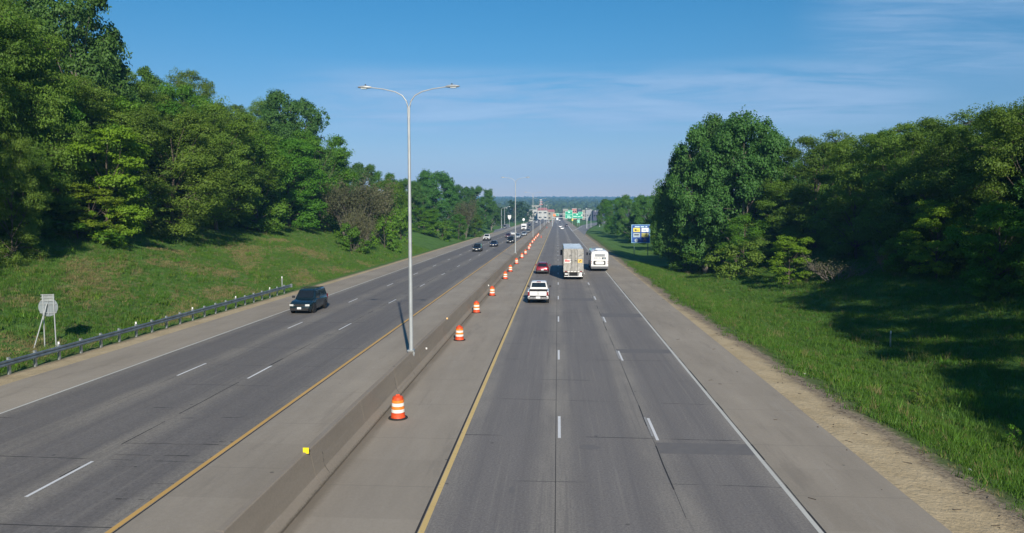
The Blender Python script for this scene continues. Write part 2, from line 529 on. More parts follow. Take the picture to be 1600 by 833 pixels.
def concrete(name, col=(.335, .293, .240), joint=5.0, dark=(.17, .155, .135)):
    m, g, bs = new_mat(name)
    pos = g.node('ShaderNodeNewGeometry').outputs['Position']
    x, y, z = g.sep(pos)
    a = g.noise(g.map(pos, (.6, .12, 1)), .9, 5, .62)
    b = g.noise(pos, 9, 5, .8)
    e = g.noise(pos, 40, 2, .8)
    c = g.mix(g.lin(a, .3, .7), tuple(q * .87 for q in col), tuple(q * 1.1 for q in col))
    slab = g.node('ShaderNodeTexWhiteNoise', {'W': g.m('FLOOR', g.m('DIVIDE', y, joint))}, noise_dimensions='1D').outputs[0]
    c = g.mix(1.0, c, g.comb(*[g.lin(slab, 0, 1, .95, 1.05)] * 3), 'MULTIPLY')
    c = g.mix(1.0, c, g.comb(*[g.lin(b, .3, .7, .92, 1.08)] * 3), 'MULTIPLY')
    c = g.mix(1.0, c, g.comb(*[g.lin(e, .3, .7, .9, 1.1)] * 3), 'MULTIPLY')
    ja = g.m('ABSOLUTE', g.m('SUBTRACT', g.m('FRACT', g.m('DIVIDE', y, joint)), .5))
    c = g.mix(g.m('MULTIPLY', g.m('SUBTRACT', 1.0, g.step(ja, .002, .007)), g.lin(b, .4, .6, .15, .6)), c, dark)
    vo = g.node('ShaderNodeTexVoronoi', {'Vector': pos, 'Scale': .5}).outputs['Distance']
    c = g.mix(g.m('MULTIPLY', g.m('SUBTRACT', 1.0, g.step(vo, .025, .045)), .6), c, (.06, .055, .05))
    g.put(bs.inputs['Base Color'], c)
    st = g.m('MULTIPLY', band_(g, g.m('ADD', x, g.m('MULTIPLY', g.m('SUBTRACT', b, .5), .25)), -7.56, -7.52, -7.36, -7.05), g.lin(a, .3, .7, .35, .8))
    st2 = g.m('MULTIPLY', band_(g, z, .05, .12, .3, .55), .0)
    c = g.mix(st, c, (.15, .125, .095))
    scf = g.noise(g.map(pos, (.8, .10, 2.5)), 1.3, 5, .7)
    c = g.mix(g.m('MULTIPLY', g.step(scf, .54, .70), .30), c, (.17, .15, .13))
    c = g.mix(g.m('MULTIPLY', g.step(scf, .44, .30), .22), c, (.40, .37, .33))
    g.put(bs.inputs['Base Color'], c)
    bs.inputs['Roughness'].default_value = .9
    bs.inputs['Specular IOR Level'].default_value = .25
    bump(g, bs, b, .25, .01)
    return m


M['asphalt_r'] = asphalt('asphalt_right', -3.72)
M['asphalt_l'] = asphalt('asphalt_left', -23.05, 3.80, .86)
M['shoulder'] = concrete('shoulder_concrete')
M['ramp'] = plain('ramp_asphalt', (.21, .205, .20), .85, 0, .2, .3)

YR = [-15, 20, 60, 120, 240, 400, 600, 800, 950, 1050, 1150, 1250, 1400]


def strip(name, x0, x1, z, mat, y0=-15, y1=1400, parent=None, dz=0.0):
    b = MB()
    yy = [y0] + [q for q in YR if y0 < q < y1] + [y1]
    fx0 = x0 if callable(x0) else (lambda q: x0)
    fx1 = x1 if callable(x1) else (lambda q: x1)
    vs = []
    for q in yy:
        r = road_rise(q) + z + dz
        vs += [(fx0(q), q, r), (fx1(q), q, r)]
    b.add(vs, [(2 * i, 2 * i + 1, 2 * i + 3, 2 * i + 2) for i in range(len(yy) - 1)])
    return b.obj(name, mat, parent)


road_r = tag(strip('road', -3.80, 7.42, 0, M['asphalt_r']), kind='structure')
road_l = tag(strip('road', -23.14, -11.50, LZ, M['asphalt_l']), kind='structure')
for a, b_, z in ((-7.52, -3.80, 0), (7.42, 10.92, 0), (-11.50, -8.24, LZ), (-26.72, -23.14, LZ)):
    tag(strip('shoulder', a, b_, z, M['shoulder']), kind='structure')


def ramp(name, pts_l, pts_r, z, base=LZ):
    b = MB(); vs = []
    for p, q in zip(pts_l, pts_r):
        vs += [(*p, z(p)), (*q, z(q))]
    b.add(vs, [(2 * i, 2 * i + 1, 2 * i + 3, 2 * i + 2) for i in range(len(pts_l) - 1)])
    return tag(b.obj(name, M['ramp']), kind='structure')


# exit ramp on the right, entrance ramp on the left
ramp('road', [(10.8, 290), (10.8, 350), (10.8, 420), (17, 520), (30, 640), (52, 780)],
     [(10.9, 290), (14, 350), (18.5, 420), (27, 520), (42, 640), (68, 780)], lambda p: max(.03, gz(*p) + .1) if p[1] > 430 else .03)
ramp('road', [(-26.8, 300), (-30.5, 350), (-37, 420), (-47, 520), (-63, 640)],
     [(-26.6, 300), (-26.6, 350), (-27, 420), (-35, 520), (-50, 640)], lambda p: max(LZ + .03, gz(*p) + .1) if p[1] > 430 else LZ + .03)


def worn(name, col, under=(.14, .135, .13), wear=.5):
    m, g, bs = new_mat(name)
    pos = g.node('ShaderNodeNewGeometry').outputs['Position']
    n = g.noise(pos, 6, 5, .75)
    n2 = g.noise(pos, .35, 3, .6)
    c = g.mix(g.lin(n2, .3, .7), tuple(q * .86 for q in col), col)
    c = g.mix(g.m('MULTIPLY', g.step(n, .55, .75), wear), c, under)
    g.put(bs.inputs['Base Color'], c)
    bs.inputs['Roughness'].default_value = .7
    return m


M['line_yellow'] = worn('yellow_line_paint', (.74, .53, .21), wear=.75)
M['line_yellow_l'] = worn('yellow_line_paint_far', (.66, .40, .12))
M['line_white'] = worn('white_line_paint', (.62, .61, .56))
M['dash_white'] = worn('white_dash_paint', (.78, .78, .78), wear=.25)
M['dash_old'] = worn('old_dash_paint', (.36, .35, .34), wear=.6)
M['seam'] = plain('tar_seam', (.03, .029, .03), .8)
M['patch'] = plain('asphalt_patch', (.160, .151, .148), .85, 0, .1, 3)


def side_line(x, w, z, mat, parent, y1=1300, name='edge_line'):
    o = strip(name, x - w / 2, x + w / 2, z, mat, -15, y1, None, .004)
    o.parent = parent
    return o


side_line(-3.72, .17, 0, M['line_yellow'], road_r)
side_line(7.30, .14, 0, M['line_white'], road_r, 356)
side_line(-11.64, .17, LZ, M['line_yellow_l'], road_l)
side_line(-23.05, .13, LZ, M['line_white'], road_l, 400)
# the dark joint beside the lines where lane and shoulder meet
side_line(-3.86, .07, 0, M['seam'], road_r, 300, 'seam')
side_line(-11.50, .05, LZ, M['seam'], road_l, 120, 'seam')
side_line(-.03, .022, 0, M['seam'], road_r, 260, 'seam')


def wiggle(x, w, z, y0, y1, parent, seed, brk=.25, ampl=.02):
    """tarred cracks that run along the road, broken here and there"""
    rr = random.Random(seed); b = MB(); y = y0; ox = 0
    while y < y1:
        L = rr.uniform(.8, 2.6)
        nx_ = rr.uniform(-ampl, ampl)
        if rr.random() > brk:
            ww = w * rr.choice((.5, .7, 1, 1.8))
            b.add([(x + ox - ww / 2, y, z + .003), (x + ox + ww / 2, y, z + .003), (x + nx_ + ww / 2, y + L, z + .003), (x + nx_ - ww / 2, y + L, z + .003)], [(0, 1, 2, 3)])
        ox = nx_; y += L
    return b.obj('seam', M['seam'], parent)


wiggle(3.74, .026, 0, 10, 90, road_r, 3, .15)
wiggle(7.42, .035, 0, 5, 110, road_r, 8, .08, .008)
wiggle(-15.62, .05, LZ, 15, 120, road_l, 4, .4)
wiggle(-19.4, .03, LZ, 15, 90, road_l, 5, .8)

# lane dashes, each its own sheet
def dash_mesh(mat, w=.115, L=3.05):
    b = MB().add([(-w / 2, 0, 0), (w / 2, 0, 0), (w / 2, L, 0), (-w / 2, L, 0)], [(0, 1, 2, 3)])
    return b.mesh('lane_dash', mat)


dm, dm_old = dash_mesh(M['dash_white']), dash_mesh(M['dash_old'], .09, 2.7)


def dashes(x, z, start, step, n, parent, old=None):
    for k in range(-1, n):
        y = start + k * step
        if y < 5: continue
        link_mesh('lane_dash', dm, parent, (x, y, z + .005 + road_rise(y)))
        if old is not None and y < 140: link_mesh('old_lane_dash', dm_old, parent, (x + old, y + .5, z + .004))


yd = P(875, 684.5).y
dashes(.11, 0, yd, 15.24, 55, road_r)
dashes(3.92, 0, P(1020, 688).y, 15.24, 55, road_r, -.13)
dashes(P(300.8, 576.8, LZ).x + .0, LZ, P(276, 587, LZ).y, 15.24, 52, road_l)
dashes(P(406.7, 581, LZ).x, LZ, P(386, 591.5, LZ).y, 15.24, 52, road_l)
# gore marking of the exit
def stripe(p, q, w, z, mat, parent, name='gore_line'):
    p, q = Vector(p), Vector(q); d = (q - p).normalized(); n = Vector((-d.y, d.x)) * w / 2
    b = MB().add([(p.x - n.x, p.y - n.y, z), (p.x + n.x, p.y + n.y, z), (q.x + n.x, q.y + n.y, z), (q.x - n.x, q.y - n.y, z)], [(0, 1, 2, 3)])
    return b.obj(name, mat, parent)


M['dash_bold'] = M['dash_white']
stripe((7.2, 352), (7.35, 560), .3, .05, M['dash_white'], road_r)
stripe((7.2, 352), (16.2, 480), .3, .055, M['dash_white'], road_r)
stripe((-23.05, 400), (-26.5, 330), .2, LZ + .04, M['line_white'], road_l)
stripe((-26.0, 360), (-24.2, 520), .5, LZ + .045, M['line_white'], road_l)


def patch(x0, x1, y0, y1, z, parent, mat=None):
    return MB().add([(x0, y0, z), (x1, y0, z), (x1, y1, z), (x0, y1, z)], [(0, 1, 2, 3)]).obj('patch', mat or M['patch'], parent)


def px_patch(px0, px1, py0, py1, z, parent):
    a, b_ = P(px0, py1, z), P(px1, py0, z)
    return patch(a.x, b_.x, a.y, b_.y, z + .0025, parent)


o_ = P(1030, 700)
patch(3.8, 7.36, P(1100, 710).y, P(1100, 693).y, .0022, road_r)
patch(3.8, 7.36, P(1100, 553).y, P(1100, 547).y, .0022, road_r)
patch(3.8, 7.36, P(1100, 497).y, P(1100, 491).y, .0022, road_r)
patch(.5, 3.7, P(900, 470).y, P(900, 466).y, .0022, road_r)
for (px, py, rx, ry) in ((921, 699, .42, .30), (800, 766, .12, .28)):
    c = P(px, py)
    rr = random.Random(px)
    n = 18
    b = MB().add([(c.x + rx * math.cos(2 * math.pi * i / n) * rr.uniform(.8, 1.1), c.y + ry * math.sin(2 * math.pi * i / n) * rr.uniform(.8, 1.1), .0032) for i in range(n)], [tuple(range(n))])
    b.obj('patch', M['patch'] if rx > .2 else M['patch'], road_r)
# broken transverse cracks on the left carriageway; farthest strip paints the lamp arms' shadow
for i, (px0, px1, py) in enumerate(((195, 370, 692.5), (160, 300, 710), (235, 280, 756), (180, 245, 780), (575, 665, 474.5), (240, 300, 637), (330, 372, 690.5), (180, 215, 729))):
    a, b_ = P(px0, py, LZ), P(px1, py, LZ)
    rr = random.Random(i); bb = MB(); n = 7
    for k in range(n):
        if rr.random() < .2: continue
        xa, xb = a.x + (b_.x - a.x) * k / n, a.x + (b_.x - a.x) * (k + 1) / n
        w = rr.choice((.02, .03, .06)); yj = a.y + rr.uniform(-.02, .02)
        bb.add([(xa, yj, LZ + .0035), (xb, yj, LZ + .0035), (xb, yj + w, LZ + .0035), (xa, yj + w, LZ + .0035)], [(0, 1, 2, 3)])
    bb.obj('crack_or_shadow', M['seam'], road_l)

# ------------------------------------------------------------------ median barrier
M['barrier'] = concrete('barrier_concrete', (.285, .245, .20), 300.0)
barrier = empty('median_barrier', (-8, 20, 0), 0, 'long cast concrete median barrier between the two carriageways', 'barrier')
prof = [(-7.52, .0), (-7.52, .09), (-7.72, .36), (-7.90, 1.22), (-7.93, 1.25), (-8.10, 1.25), (-8.13, 1.22), (-8.24, .5), (-8.24, .0)]
seg = MB().prism([(x + 8, z) for x, z in prof[::-1]], 0, 5.98).mesh('segment', M['barrier'])
for k in range(118):
    y = -14 + 6 * k + .25
    link_mesh('segment', seg, barrier, (0, y - 20, 0))
inner = MB().prism([(x * .985 + 8 - .12, z * .985) for x, z in prof[::-1]], 0, 708).obj('core', M['seam'], barrier, None, (0, -34, 0))
# dirt line at its foot

# cracks that run down the face of the barrier
def barrier_face(y, z):
    if z > .36: x = -7.72 + (z - .36) / (1.22 - .36) * -.18
    else: x = -7.52 + max(0, z - .09) / .27 * -.2
    return Vector((x + .004 + 8, y - 20, z))


for y, seed in ((P(509, 735).y * 1.0 - .6, 2), (P(652, 591).y, 5), (P(622, 620).y + .2, 9), (P(702, 560).y + 6, 11)):
    rr = random.Random(seed); b = MB(); pts = []
    yy = y
    for k in range(8):
        z = .85 - k * .11
        yy += rr.uniform(-.05, .03)
        pts.append((yy, max(z, .02)))
    for (ya, za), (yb, zb) in zip(pts, pts[1:]):
        w = rr.choice((.012, .02, .03))
        b.add([barrier_face(ya, za), barrier_face(ya + w, za), barrier_face(yb + w, zb), barrier_face(yb, zb)], [(0, 1, 2, 3)])
    b.obj('crack_or_shadow', M['seam'], barrier)
# ------------------------------------------------------------------ guardrail on the left
GX = -28.45
g_y0, g_y1 = 14.0, P(455, 455, LZ).y
gr = empty('guardrail', (GX, 40, gz(GX, 40)), 0, 'long galvanised steel guardrail on short posts along the left shoulder', 'guardrail')
GZ = gz(GX, 40)
wprof = [(0, .0), (.045, .035), (.045, .10), (0, .145), (0, .165), (.045, .21), (.045, .275), (0, .31), (-.012, .31), (-.012, 0)]
rl = MB()
n = 34
secs = []
for i in range(n + 1):
    y = g_y0 + (g_y1 - g_y0) * i / n
    drop = 0
    secs.append([(.14 + a, y - 40, .50 + z_ - drop) for a, z_ in wprof])
rl.loft(secs)
rl.obj('rail', M['rail'], gr)
MB().box((.15, g_y1 - 40 + .12, .65), (.10, .34, .36)).obj('end_cap', M['galv_light'], gr)
pm = MB().box((0, 0, .42), (.11, .15, .98)).mesh('post', M['galv'])
bm = MB().box((.085, 0, .655), (.09, .15, .33)).mesh('block', M['galv_light'])
y = g_y0 + .5; i = 0
while y < g_y1:
    post = link_mesh('post', pm, gr, (-.03, y - 40, -.02 + gz(GX, y) - GZ))
    if i % 4 == 1:
        link_mesh('reflector', MB().box((.02, -.03, .98), (.10, .03, .14)).mesh('reflector', M['white']), post)
    link_mesh('block', bm, post)
    y += 1.905; i += 1


# ------------------------------------------------------------------ lamp posts
def arm_pts(side, s=1.0):
    return [(side * .03, 0, 13.80), (side * .04, 0, 14.45), (side * .12, 0, 14.78), (side * .34, 0, 15.08), (side * .72, 0, 15.28), (side * 1.35, 0, 15.43), (side * 2.05, 0, 15.52)]


def make_lamp():
    r = empty('street_lamp', (0, 0, 0))
    MB().tube([(0, 0, 1.0), (0, 0, 5), (0, 0, 10), (0, 0, 13.9)], [.122, .105, .085, .070], 16).obj('pole', M['galv_light'], r, 40)
    bs_ = MB().box((.0, 0, 1.28), (.36, .42, .07)).box((.13, 0, 1.08), (.05, .34, .36), ry=R(12)).mat(1)
    bs_.box((.155, 0, 1.02), (.04, .14, .30), ry=R(12))
    bs_.obj('base_plate', [M['galv'], M['galv_light']], r)
    for s in (-1, 1):
        a = MB().tube(arm_pts(s), [.045, .042, .038, .035, .032, .030, .028], 10).obj('arm', M['galv_light'], r, 40)
        h = MB()
        secs = []
        for t, w, hu, hd in ((0, .05, .04, .04), (.10, .09, .07, .06), (.30, .15, .10, .075), (.52, .15, .085, .07), (.70, .09, .045, .045), (.76, .03, .02, .02)):
            cx, cz = s * (2.0 + t), 15.53 + .02 * t
            secs.append([(cx, w * math.cos(q), cz + (hu if math.sin(q) > 0 else hd) * math.sin(q)) for q in [k * math.pi / 6 for k in range(12)]])
        hd_ = h.loft(secs if s > 0 else [list(reversed(q)) for q in secs]).obj('lamp_head', M['galv_light'], r, 50)
        MB().box((s * 2.42, 0, 15.475), (.30, .18, .05), taper=1).obj('lens', M['lens_clear'], hd_)
        MB().lathe([(.035, 0), (.035, .07), (.0, .085)], 8, (s * 2.34, 0, 15.62)).obj('photocell', M['black'], hd_)
    return r


lampT = make_lamp()
LX = -8.0
lab = ['tall double-armed street lamp on the median barrier, nearest and largest of all',
       'second double-armed street lamp on the median barrier, beside the row of orange drums',
       'third double-armed street lamp on the median barrier, just past the end of the drums',
       'fourth double-armed lamp on the median barrier, thin and far off',
       'fifth double-armed lamp on the median barrier, close to the traffic queue',
       'sixth double-armed lamp on the median barrier, amid the far traffic',
       'seventh double-armed lamp on the median barrier, farthest toward the town']
for i in range(7):
    o = lampT if i == 0 else copy_thing(lampT)
    o.location = (LX, 38.9 + 98.5 * i, 0)
    tag(o, lab[i], 'street lamp', 'street lamps standing on the median barrier')


def side_lamp(px, Y, top, label, side):
    x = at(px, Y); z0 = gz(x, Y)
    r = empty('street_lamp', (x, Y, z0), 0, label, 'street lamp', 'single lamp posts beside the ramps')
    h = height_at(top, Y) - z0
    MB().tube([(0, 0, 0), (0, 0, h * .6), (0, 0, h - .6)], [.16, .13, .10], 10).obj('pole', M['galv_light'], r, 40)
    MB().tube([(0, 0, h - .7), (side * .5, 0, h - .2), (side * 1.6, 0, h), (side * 2.6, 0, h + .05)], .06, 8).obj('arm', M['galv_light'], r, 40)
    MB().box((side * 2.9, 0, h + .05), (.8, .3, .16), taper=.7).obj('lamp_head', M['galv'], r)
    MB().box((0, 0, .15), (.5, .5, .3)).obj('base', M['galv'], r)


side_lamp(783.5, 395, 325, 'left one of two grey lamp posts beside the entrance ramp', 1)
side_lamp(788.5, 420, 323, 'right one of two grey lamp posts beside the entrance ramp', 1)
side_lamp(923.5, 455, 326, 'grey lamp post just right of the green overhead sign', -1)
side_lamp(937.0, 470, 330, 'grey lamp post farther right of the overhead sign, before dark trees', -1)

# ------------------------------------------------------------------ traffic drums
M['drum_orange'] = plain('drum_orange_plastic', (.70, .080, .020), .55, 0, .28, 5)
M['drum_bright'] = plain('drum_orange_reflective', (.85, .24, .03), .45, 0, .2, 5)
M['drum_white'] = plain('drum_white_reflective', (.80, .78, .74), .45, 0, .16, 5)


def make_drum():
    r = empty('traffic_drum', (0, 0, 0))
    MB().lathe([(.40, 0), (.42, .015), (.41, .05), (.30, .06), (.30, .045), (0, .045)][:4] + [(.0, .06)], 24).obj('rubber_base', M['rubber'], r, 40)
    MB().lathe([(.315, .055), (.30, .10), (.285, .26), (.285, .27), (.27, .28), (.27, .46), (.262, .47), (.255, .66), (.245, .67), (.24, .84), (.235, .86), (.225, .93), (.17, .975), (.06, .985), (0, .985)], 24).obj('body', M['drum_orange'], r, 35)
    def bandm(z0, z1, ra, rb, mat, nm):
        MB().lathe([(ra - .01, z0), (ra, z0), (rb, z1), (rb - .01, z1)], 24).obj(nm, mat, r, 35)
    bandm(.29, .425, .288, .281, M['drum_white'], 'white_band')
    bandm(.43, .555, .280, .273, M['drum_bright'], 'orange_band')
    bandm(.56, .695, .272, .264, M['drum_white'], 'white_band')
    bandm(.70, .82, .263, .255, M['drum_bright'], 'orange_band')
    MB().box((0, 0, 1.01), (.20, .035, .07), taper=.7).obj('handle', M['drum_orange'], r)
    return r


drumT = make_drum()
drum_px = [(622, 654), (718, 532), (744.5, 489), (769, 462.5), (789.5, 436.5), (797.5, 425), (807, 413), (815.5, 404), (821, 398),
           (826.3, 390.5), (828.2, 386.3), (831.8, 380.6), (834.6, 377), (837, 373.8), (839.6, 371), (841.3, 368.8)]
ordn = ['nearest', 'second nearest', 'third nearest', 'fourth nearest', 'fifth nearest', 'sixth nearest', 'seventh nearest', 'eighth nearest', 'ninth nearest', 'tenth nearest',
        'eleventh', 'twelfth', 'thirteenth', 'fourteenth', 'fifteenth', 'last and farthest']
for i, (px, py) in enumerate(drum_px):
    o = drumT if i == 0 else copy_thing(drumT)
    p = P(px, py - .4)
    o.location = (p.x, p.y, .003)
    o.rotation_euler = (0, 0, random.Random(i).uniform(-.7, .7))
    o.scale = (1, 1, 1.0)
    tag(o, f'orange traffic drum with white bands, {ordn[i]} in the row by the barrier', 'traffic drum', 'orange drums standing in a row along the median')


def cone(px, py, label):
    p = P(px, py)
    r = empty('traffic_cone', (p.x, p.y, .003), 0, label, 'traffic cone', 'small cones near the far end of the median')
    MB().box((0, 0, .02), (.5, .5, .04)).obj('base', M['drum_orange'], r)
    c = MB().lathe([(.19, .04), (.03, .92), (0, .92)], 14).obj('body', M['drum_orange'], r, 40)
    MB().lathe([(.128, .36), (.085, .62), (.07, .62)], 14).obj('white_band', M['drum_white'], c, 40)


cone(845.5, 371.5, 'orange cone just right of the farthest traffic drums')
cone(854.5, 356.5, 'orange and white cone on the median well beyond the last drum')
cone(861.5, 346.8, 'tiny orange cone on the far median close to the queue')

# yellow marker on top of the barrier and smaller reflectors
def marker(px, py, z, mat, size, label, name='barrier_reflector'):
    p = P(px, py, z)
    y = p.y
    x = -7.93 if z > 1.2 else -7.72 + (z - .36) / .86 * -.18
    r = empty(name, (x + .02, y, z), 0, label, 'reflector', 'reflectors on the median barrier')
    MB().box((0, 0, size * .5), (size, .03, size)).obj('reflector_face', mat, r)
    MB().box((0, .025, size * .32), (size * .8, .03, size * .64)).obj('bracket', M['galv'], r)


marker(492, 709, 1.21, M['yellow'], .19, 'square bright yellow reflector on the near top edge of the median barrier')
marker(702, 499, 1.2, plain('amber', (.85, .55, .25), .4), .12, 'small amber reflector on the barrier top beyond the nearest lamp')
marker(682, 546, .70, M['white'], .10, 'small white reflector on the barrier face right of the nearest lamp')
marker(768, 447, .6, M['white'], .14, 'small white reflector on the barrier face beside the third and fourth drums')

# ------------------------------------------------------------------ round sign seen from behind, left bank
sx, sy = at(68, 41.2), 41.2
r = empty('road_sign', (sx, sy, gz(sx, sy)), R(8), 'back of a round grey road sign on braced poles behind the guardrail', 'road sign')
sz = gz(sx, sy)
top = height_at(465, 41.2) - sz
def gl(x, y): return gz(sx + x, sy + y) - sz
for q in (-.28, .38):
    MB().tube([(q, 0, gl(q, 0) - .1), (q * .9, 0, top)], .035, 8).obj('pole', M['galv_light'], r, 40)
MB().tube([(-.62, -.55, gl(-.62, -.55) - .1), (.0, -.08, top - .55)], .033, 8).obj('brace', M['galv_light'], r, 40)
disc = MB().lathe([(0, 0), (.56, 0), (.57, .01), (.56, .02), (0, .02)], 32)
disc.v = [(a, c_ * 1.0 + .03, b_ + top - .78) for a, b_, c_ in disc.v]
disc.obj('sign_disc', plain('aluminium_sign_back', (.27, .31, .34), .5, .3, .12, 2), r, 30)
MB().box((.02, .03, top - .20), (.72, .015, .38)).obj('sign_plate', M['galv'], r)
for zz in (.04, .22, .40, .60, 1.12):
    MB().box((.02, -.02, top - zz), (.78 if zz < .5 else .95, .03, .035)).obj('cross_bar', M['galv_light'], r)
MB().box((.04, -.015, top - .80), (.03, .02, .9)).obj('stiffener', M['galv_light'], r)


def delineator(px, py, z, h, label, group='thin white marker posts in the grass', w=.09):
    for _ in range(6):
        p = P(px, py, z); z = gz(p.x, p.y)
    r = empty('marker_post', (p.x, p.y, z - .03), 0, label, 'marker post', group)
    MB().box((0, 0, h / 2), (w, .03, h), taper=.9).obj('post', M['galv'], r)
    MB().box((0, -.02, h - .12), (w * .9, .012, .18)).obj('reflector', M['white'], r)


delineator(1391, 541, -1, 1.15, 'thin grey marker post standing alone in the grass on the right', w=.1)
delineator(441, 452, .5, 1.5, 'white marker post behind the far end of the left guardrail', w=.12)
delineator(797, 343.5, .5, 1.0, 'short white marker post under the white shield sign', w=.3)
delineator(769.5, 356.5, 1, 1.3, 'white marker post on the left bank beside the entrance ramp', w=.3)
delineator(751, 362, 1, 1.2, 'yellowish marker post left of the entrance ramp, nearer than its neighbour', w=.22)

# ------------------------------------------------------------------ blue logo sign on the right
def panel(name, parent, x0, x1, z0, z1, y, mat, th=.02):
    return MB().box(((x0 + x1) / 2, y, (z0 + z1) / 2), (x1 - x0, th, z1 - z0)).obj(name, mat, parent)


bp = P(1001.5, 397, -.7)
Yb = bp.y
r = empty('blue_service_sign', (at(1001.5, Yb), Yb, gz(at(1001.5, Yb), Yb)), 0, 'blue roadside service sign with yellow and white panels on two posts', 'road sign')
bz = gz(at(1001.5, Yb), Yb)
hw = (at(1016.2, Yb) - at(986.8, Yb)) / 2
zt, zb = height_at(350.8, Yb) - bz, height_at(379.2, Yb) - bz
for q in (-.68, .78):
    MB().box((hw * q, .12, zt / 2 - .3), (.18, .16, zt)).obj('post', M['green_sign'] if 0 else plain('green_steel', (.05, .12, .09), .5), r)
bd = panel('sign_board', r, -hw, hw, zb, zt, 0, M['blue_pale'])
W_, H_ = 2 * hw, zt - zb
def sub(name, u0, u1, v0, v1, mat, y=-.02, parent=bd):
    return panel(name, parent, -hw + u0 * W_, -hw + u1 * W_, zb + v0 * H_, zb + v1 * H_, y, mat)
sub('blue_field', .04, .96, .03, .97, M['blue_sign'])
M['pale_text'] = plain('pale_lettering', (.5, .72, .82), .5)
for a, b_ in ((.18, .44), (.49, .68), (.74, .84)): sub('lettering', a, b_, .855, .915, M['pale_text'], -.036)
M['logo_y'] = plain('logo_yellow', (.80, .66, .10), .5, 0, .1); M['logo_w'] = plain('logo_white', (.78, .86, .88), .5)
M['logo_g'] = plain('logo_grey', (.38, .48, .56), .5); M['logo_o'] = plain('logo_olive', (.42, .42, .14), .5, 0, .3, 3)
M['logo_d'] = plain('logo_dark', (.05, .07, .09), .5); M['logo_r'] = plain('logo_mid', (.42, .36, .05), .5)
lp = sub('logo_panel', .10, .46, .60, .82, M['logo_y'], -.036); sub('logo_mark', .17, .27, .65, .75, M['logo_d'], -.050, lp); sub('logo_mark', .27, .40, .65, .70, M['logo_r'], -.050, lp)
lp = sub('logo_panel', .54, .91, .60, .82, M['logo_w'], -.036); sub('logo_mark', .62, .80, .66, .74, M['logo_g'], -.050, lp)
lp = sub('logo_panel', .10, .46, .31, .54, M['logo_g'], -.036); sub('logo_mark', .15, .40, .41, .48, M['logo_d'], -.050, lp)
lp = sub('logo_panel', .54, .91, .31, .54, M['logo_o'], -.036); sub('logo_mark', .60, .84, .40, .46, M['logo_r'], -.050, lp)
for u, mt in ((.27, M['logo_g']), (.72, plain('logo_slate', (.12, .13, .2), .5))):
    d_ = MB().lathe([(0, 0), (.42, 0), (.42, .015), (0, .015)], 20)
    d_.v = [(a - hw + u * W_, -.052 + c_, b_ + zb + .14 * H_) for a, b_, c_ in d_.v]
    d_.obj('logo_roundel', mt, bd, 30)

# ------------------------------------------------------------------ overhead gantry with green signs
GY = 418.0
gxr, gxl = at(917, GY), at(863, GY)
r = empty('sign_gantry', ((gxr + gxl) / 2, GY, 0), 0, 'overhead steel gantry carrying two green exit signs across the right carriageway', 'sign gantry')
cx = (gxr + gxl) / 2
zt1, zt2 = height_at(334.3, GY), height_at(340, GY)
for x, nm in ((gxr, 'post'), (gxl, 'post')):
    zb_ = gz(x, GY) if x > 5 else 1.2
    MB().tube([(x - cx, 0, zb_), (x - cx, 0, zt1 + .3)], .28, 12).obj('post', M['galv_light'], r, 40)
MB().box((0, 0, zt1), (gxr - gxl, .3, .28)).box((0, 0, zt2), (gxr - gxl, .3, .28)).obj('beam', M['galv_light'], r)
nb = 12
for i in range(nb):
    xa = gxl - cx + (gxr - gxl) * i / nb; xb = gxl - cx + (gxr - gxl) * (i + 1) / nb
    a, b_ = (zt1, zt2) if i % 2 else (zt2, zt1)
    MB().tube([(xa, 0, a), (xb, 0, b_)], .07, 6).obj('truss_bar', M['galv_light'], r)
def gp(px): return at(px, GY) - cx
def gzz(py): return height_at(py, GY)
def gsign(px0, px1, py0, py1, tab, bars, arrow=False):
    s = panel('sign_board', r, gp(px0), gp(px1), gzz(py1), gzz(py0), -.4, M['mint'], .08)
    panel('green_field', s, gp(px0 + .35), gp(px1 - .35), gzz(py1 - .35), gzz(py0 + .35), -.46, M['green_sign'])
    if tab:
        t_ = panel('exit_tab', s, gp(tab[0]), gp(tab[1]), gzz(py0 - .1), gzz(tab[2]), -.4, M['mint'], .08)
        panel('green_field', t_, gp(tab[0] + .5), gp(tab[1] - .5), gzz(py0 - .0), gzz(tab[2] + .4), -.46, M['green_sign'])
    for a, b_, c_, d_ in bars: panel('lettering', s, gp(a), gp(b_), gzz(d_), gzz(c_), -.48, M['mint'])
    if arrow:
        MB().box((gp(908.6), -.49, gzz(336.8)), (.30, .02, 1.5), ry=R(40)).box((gp(909.3), -.49, gzz(335.6)), (1.0, .02, .3)).box((gp(909.9), -.49, gzz(336.2)), (.3, .02, .9)).obj('arrow', M['white'], s)
gsign(883.0, 894.6, 330.5, 341.3, (887.4, 894.4, 328.4), [(887.6, 890.6, 330.6, 332.9), (883.8, 894, 335.2, 335.7), (886, 891, 337.0, 338.4), (886, 892.6, 339.2, 340.3)])
gsign(895.0, 910.3, 333.2, 341.3, (903.2, 910.2, 331.0), [(900.5, 903, 334.2, 336), (895.8, 901.5, 337.6, 339.0), (902.5, 906.5, 337.8, 339.0)], True)
for px in (888.5, 903): panel('light_fitting', r, gp(px), gp(px + 3), gzz(342), gzz(341.6), -1.0, M['galv'], .5)

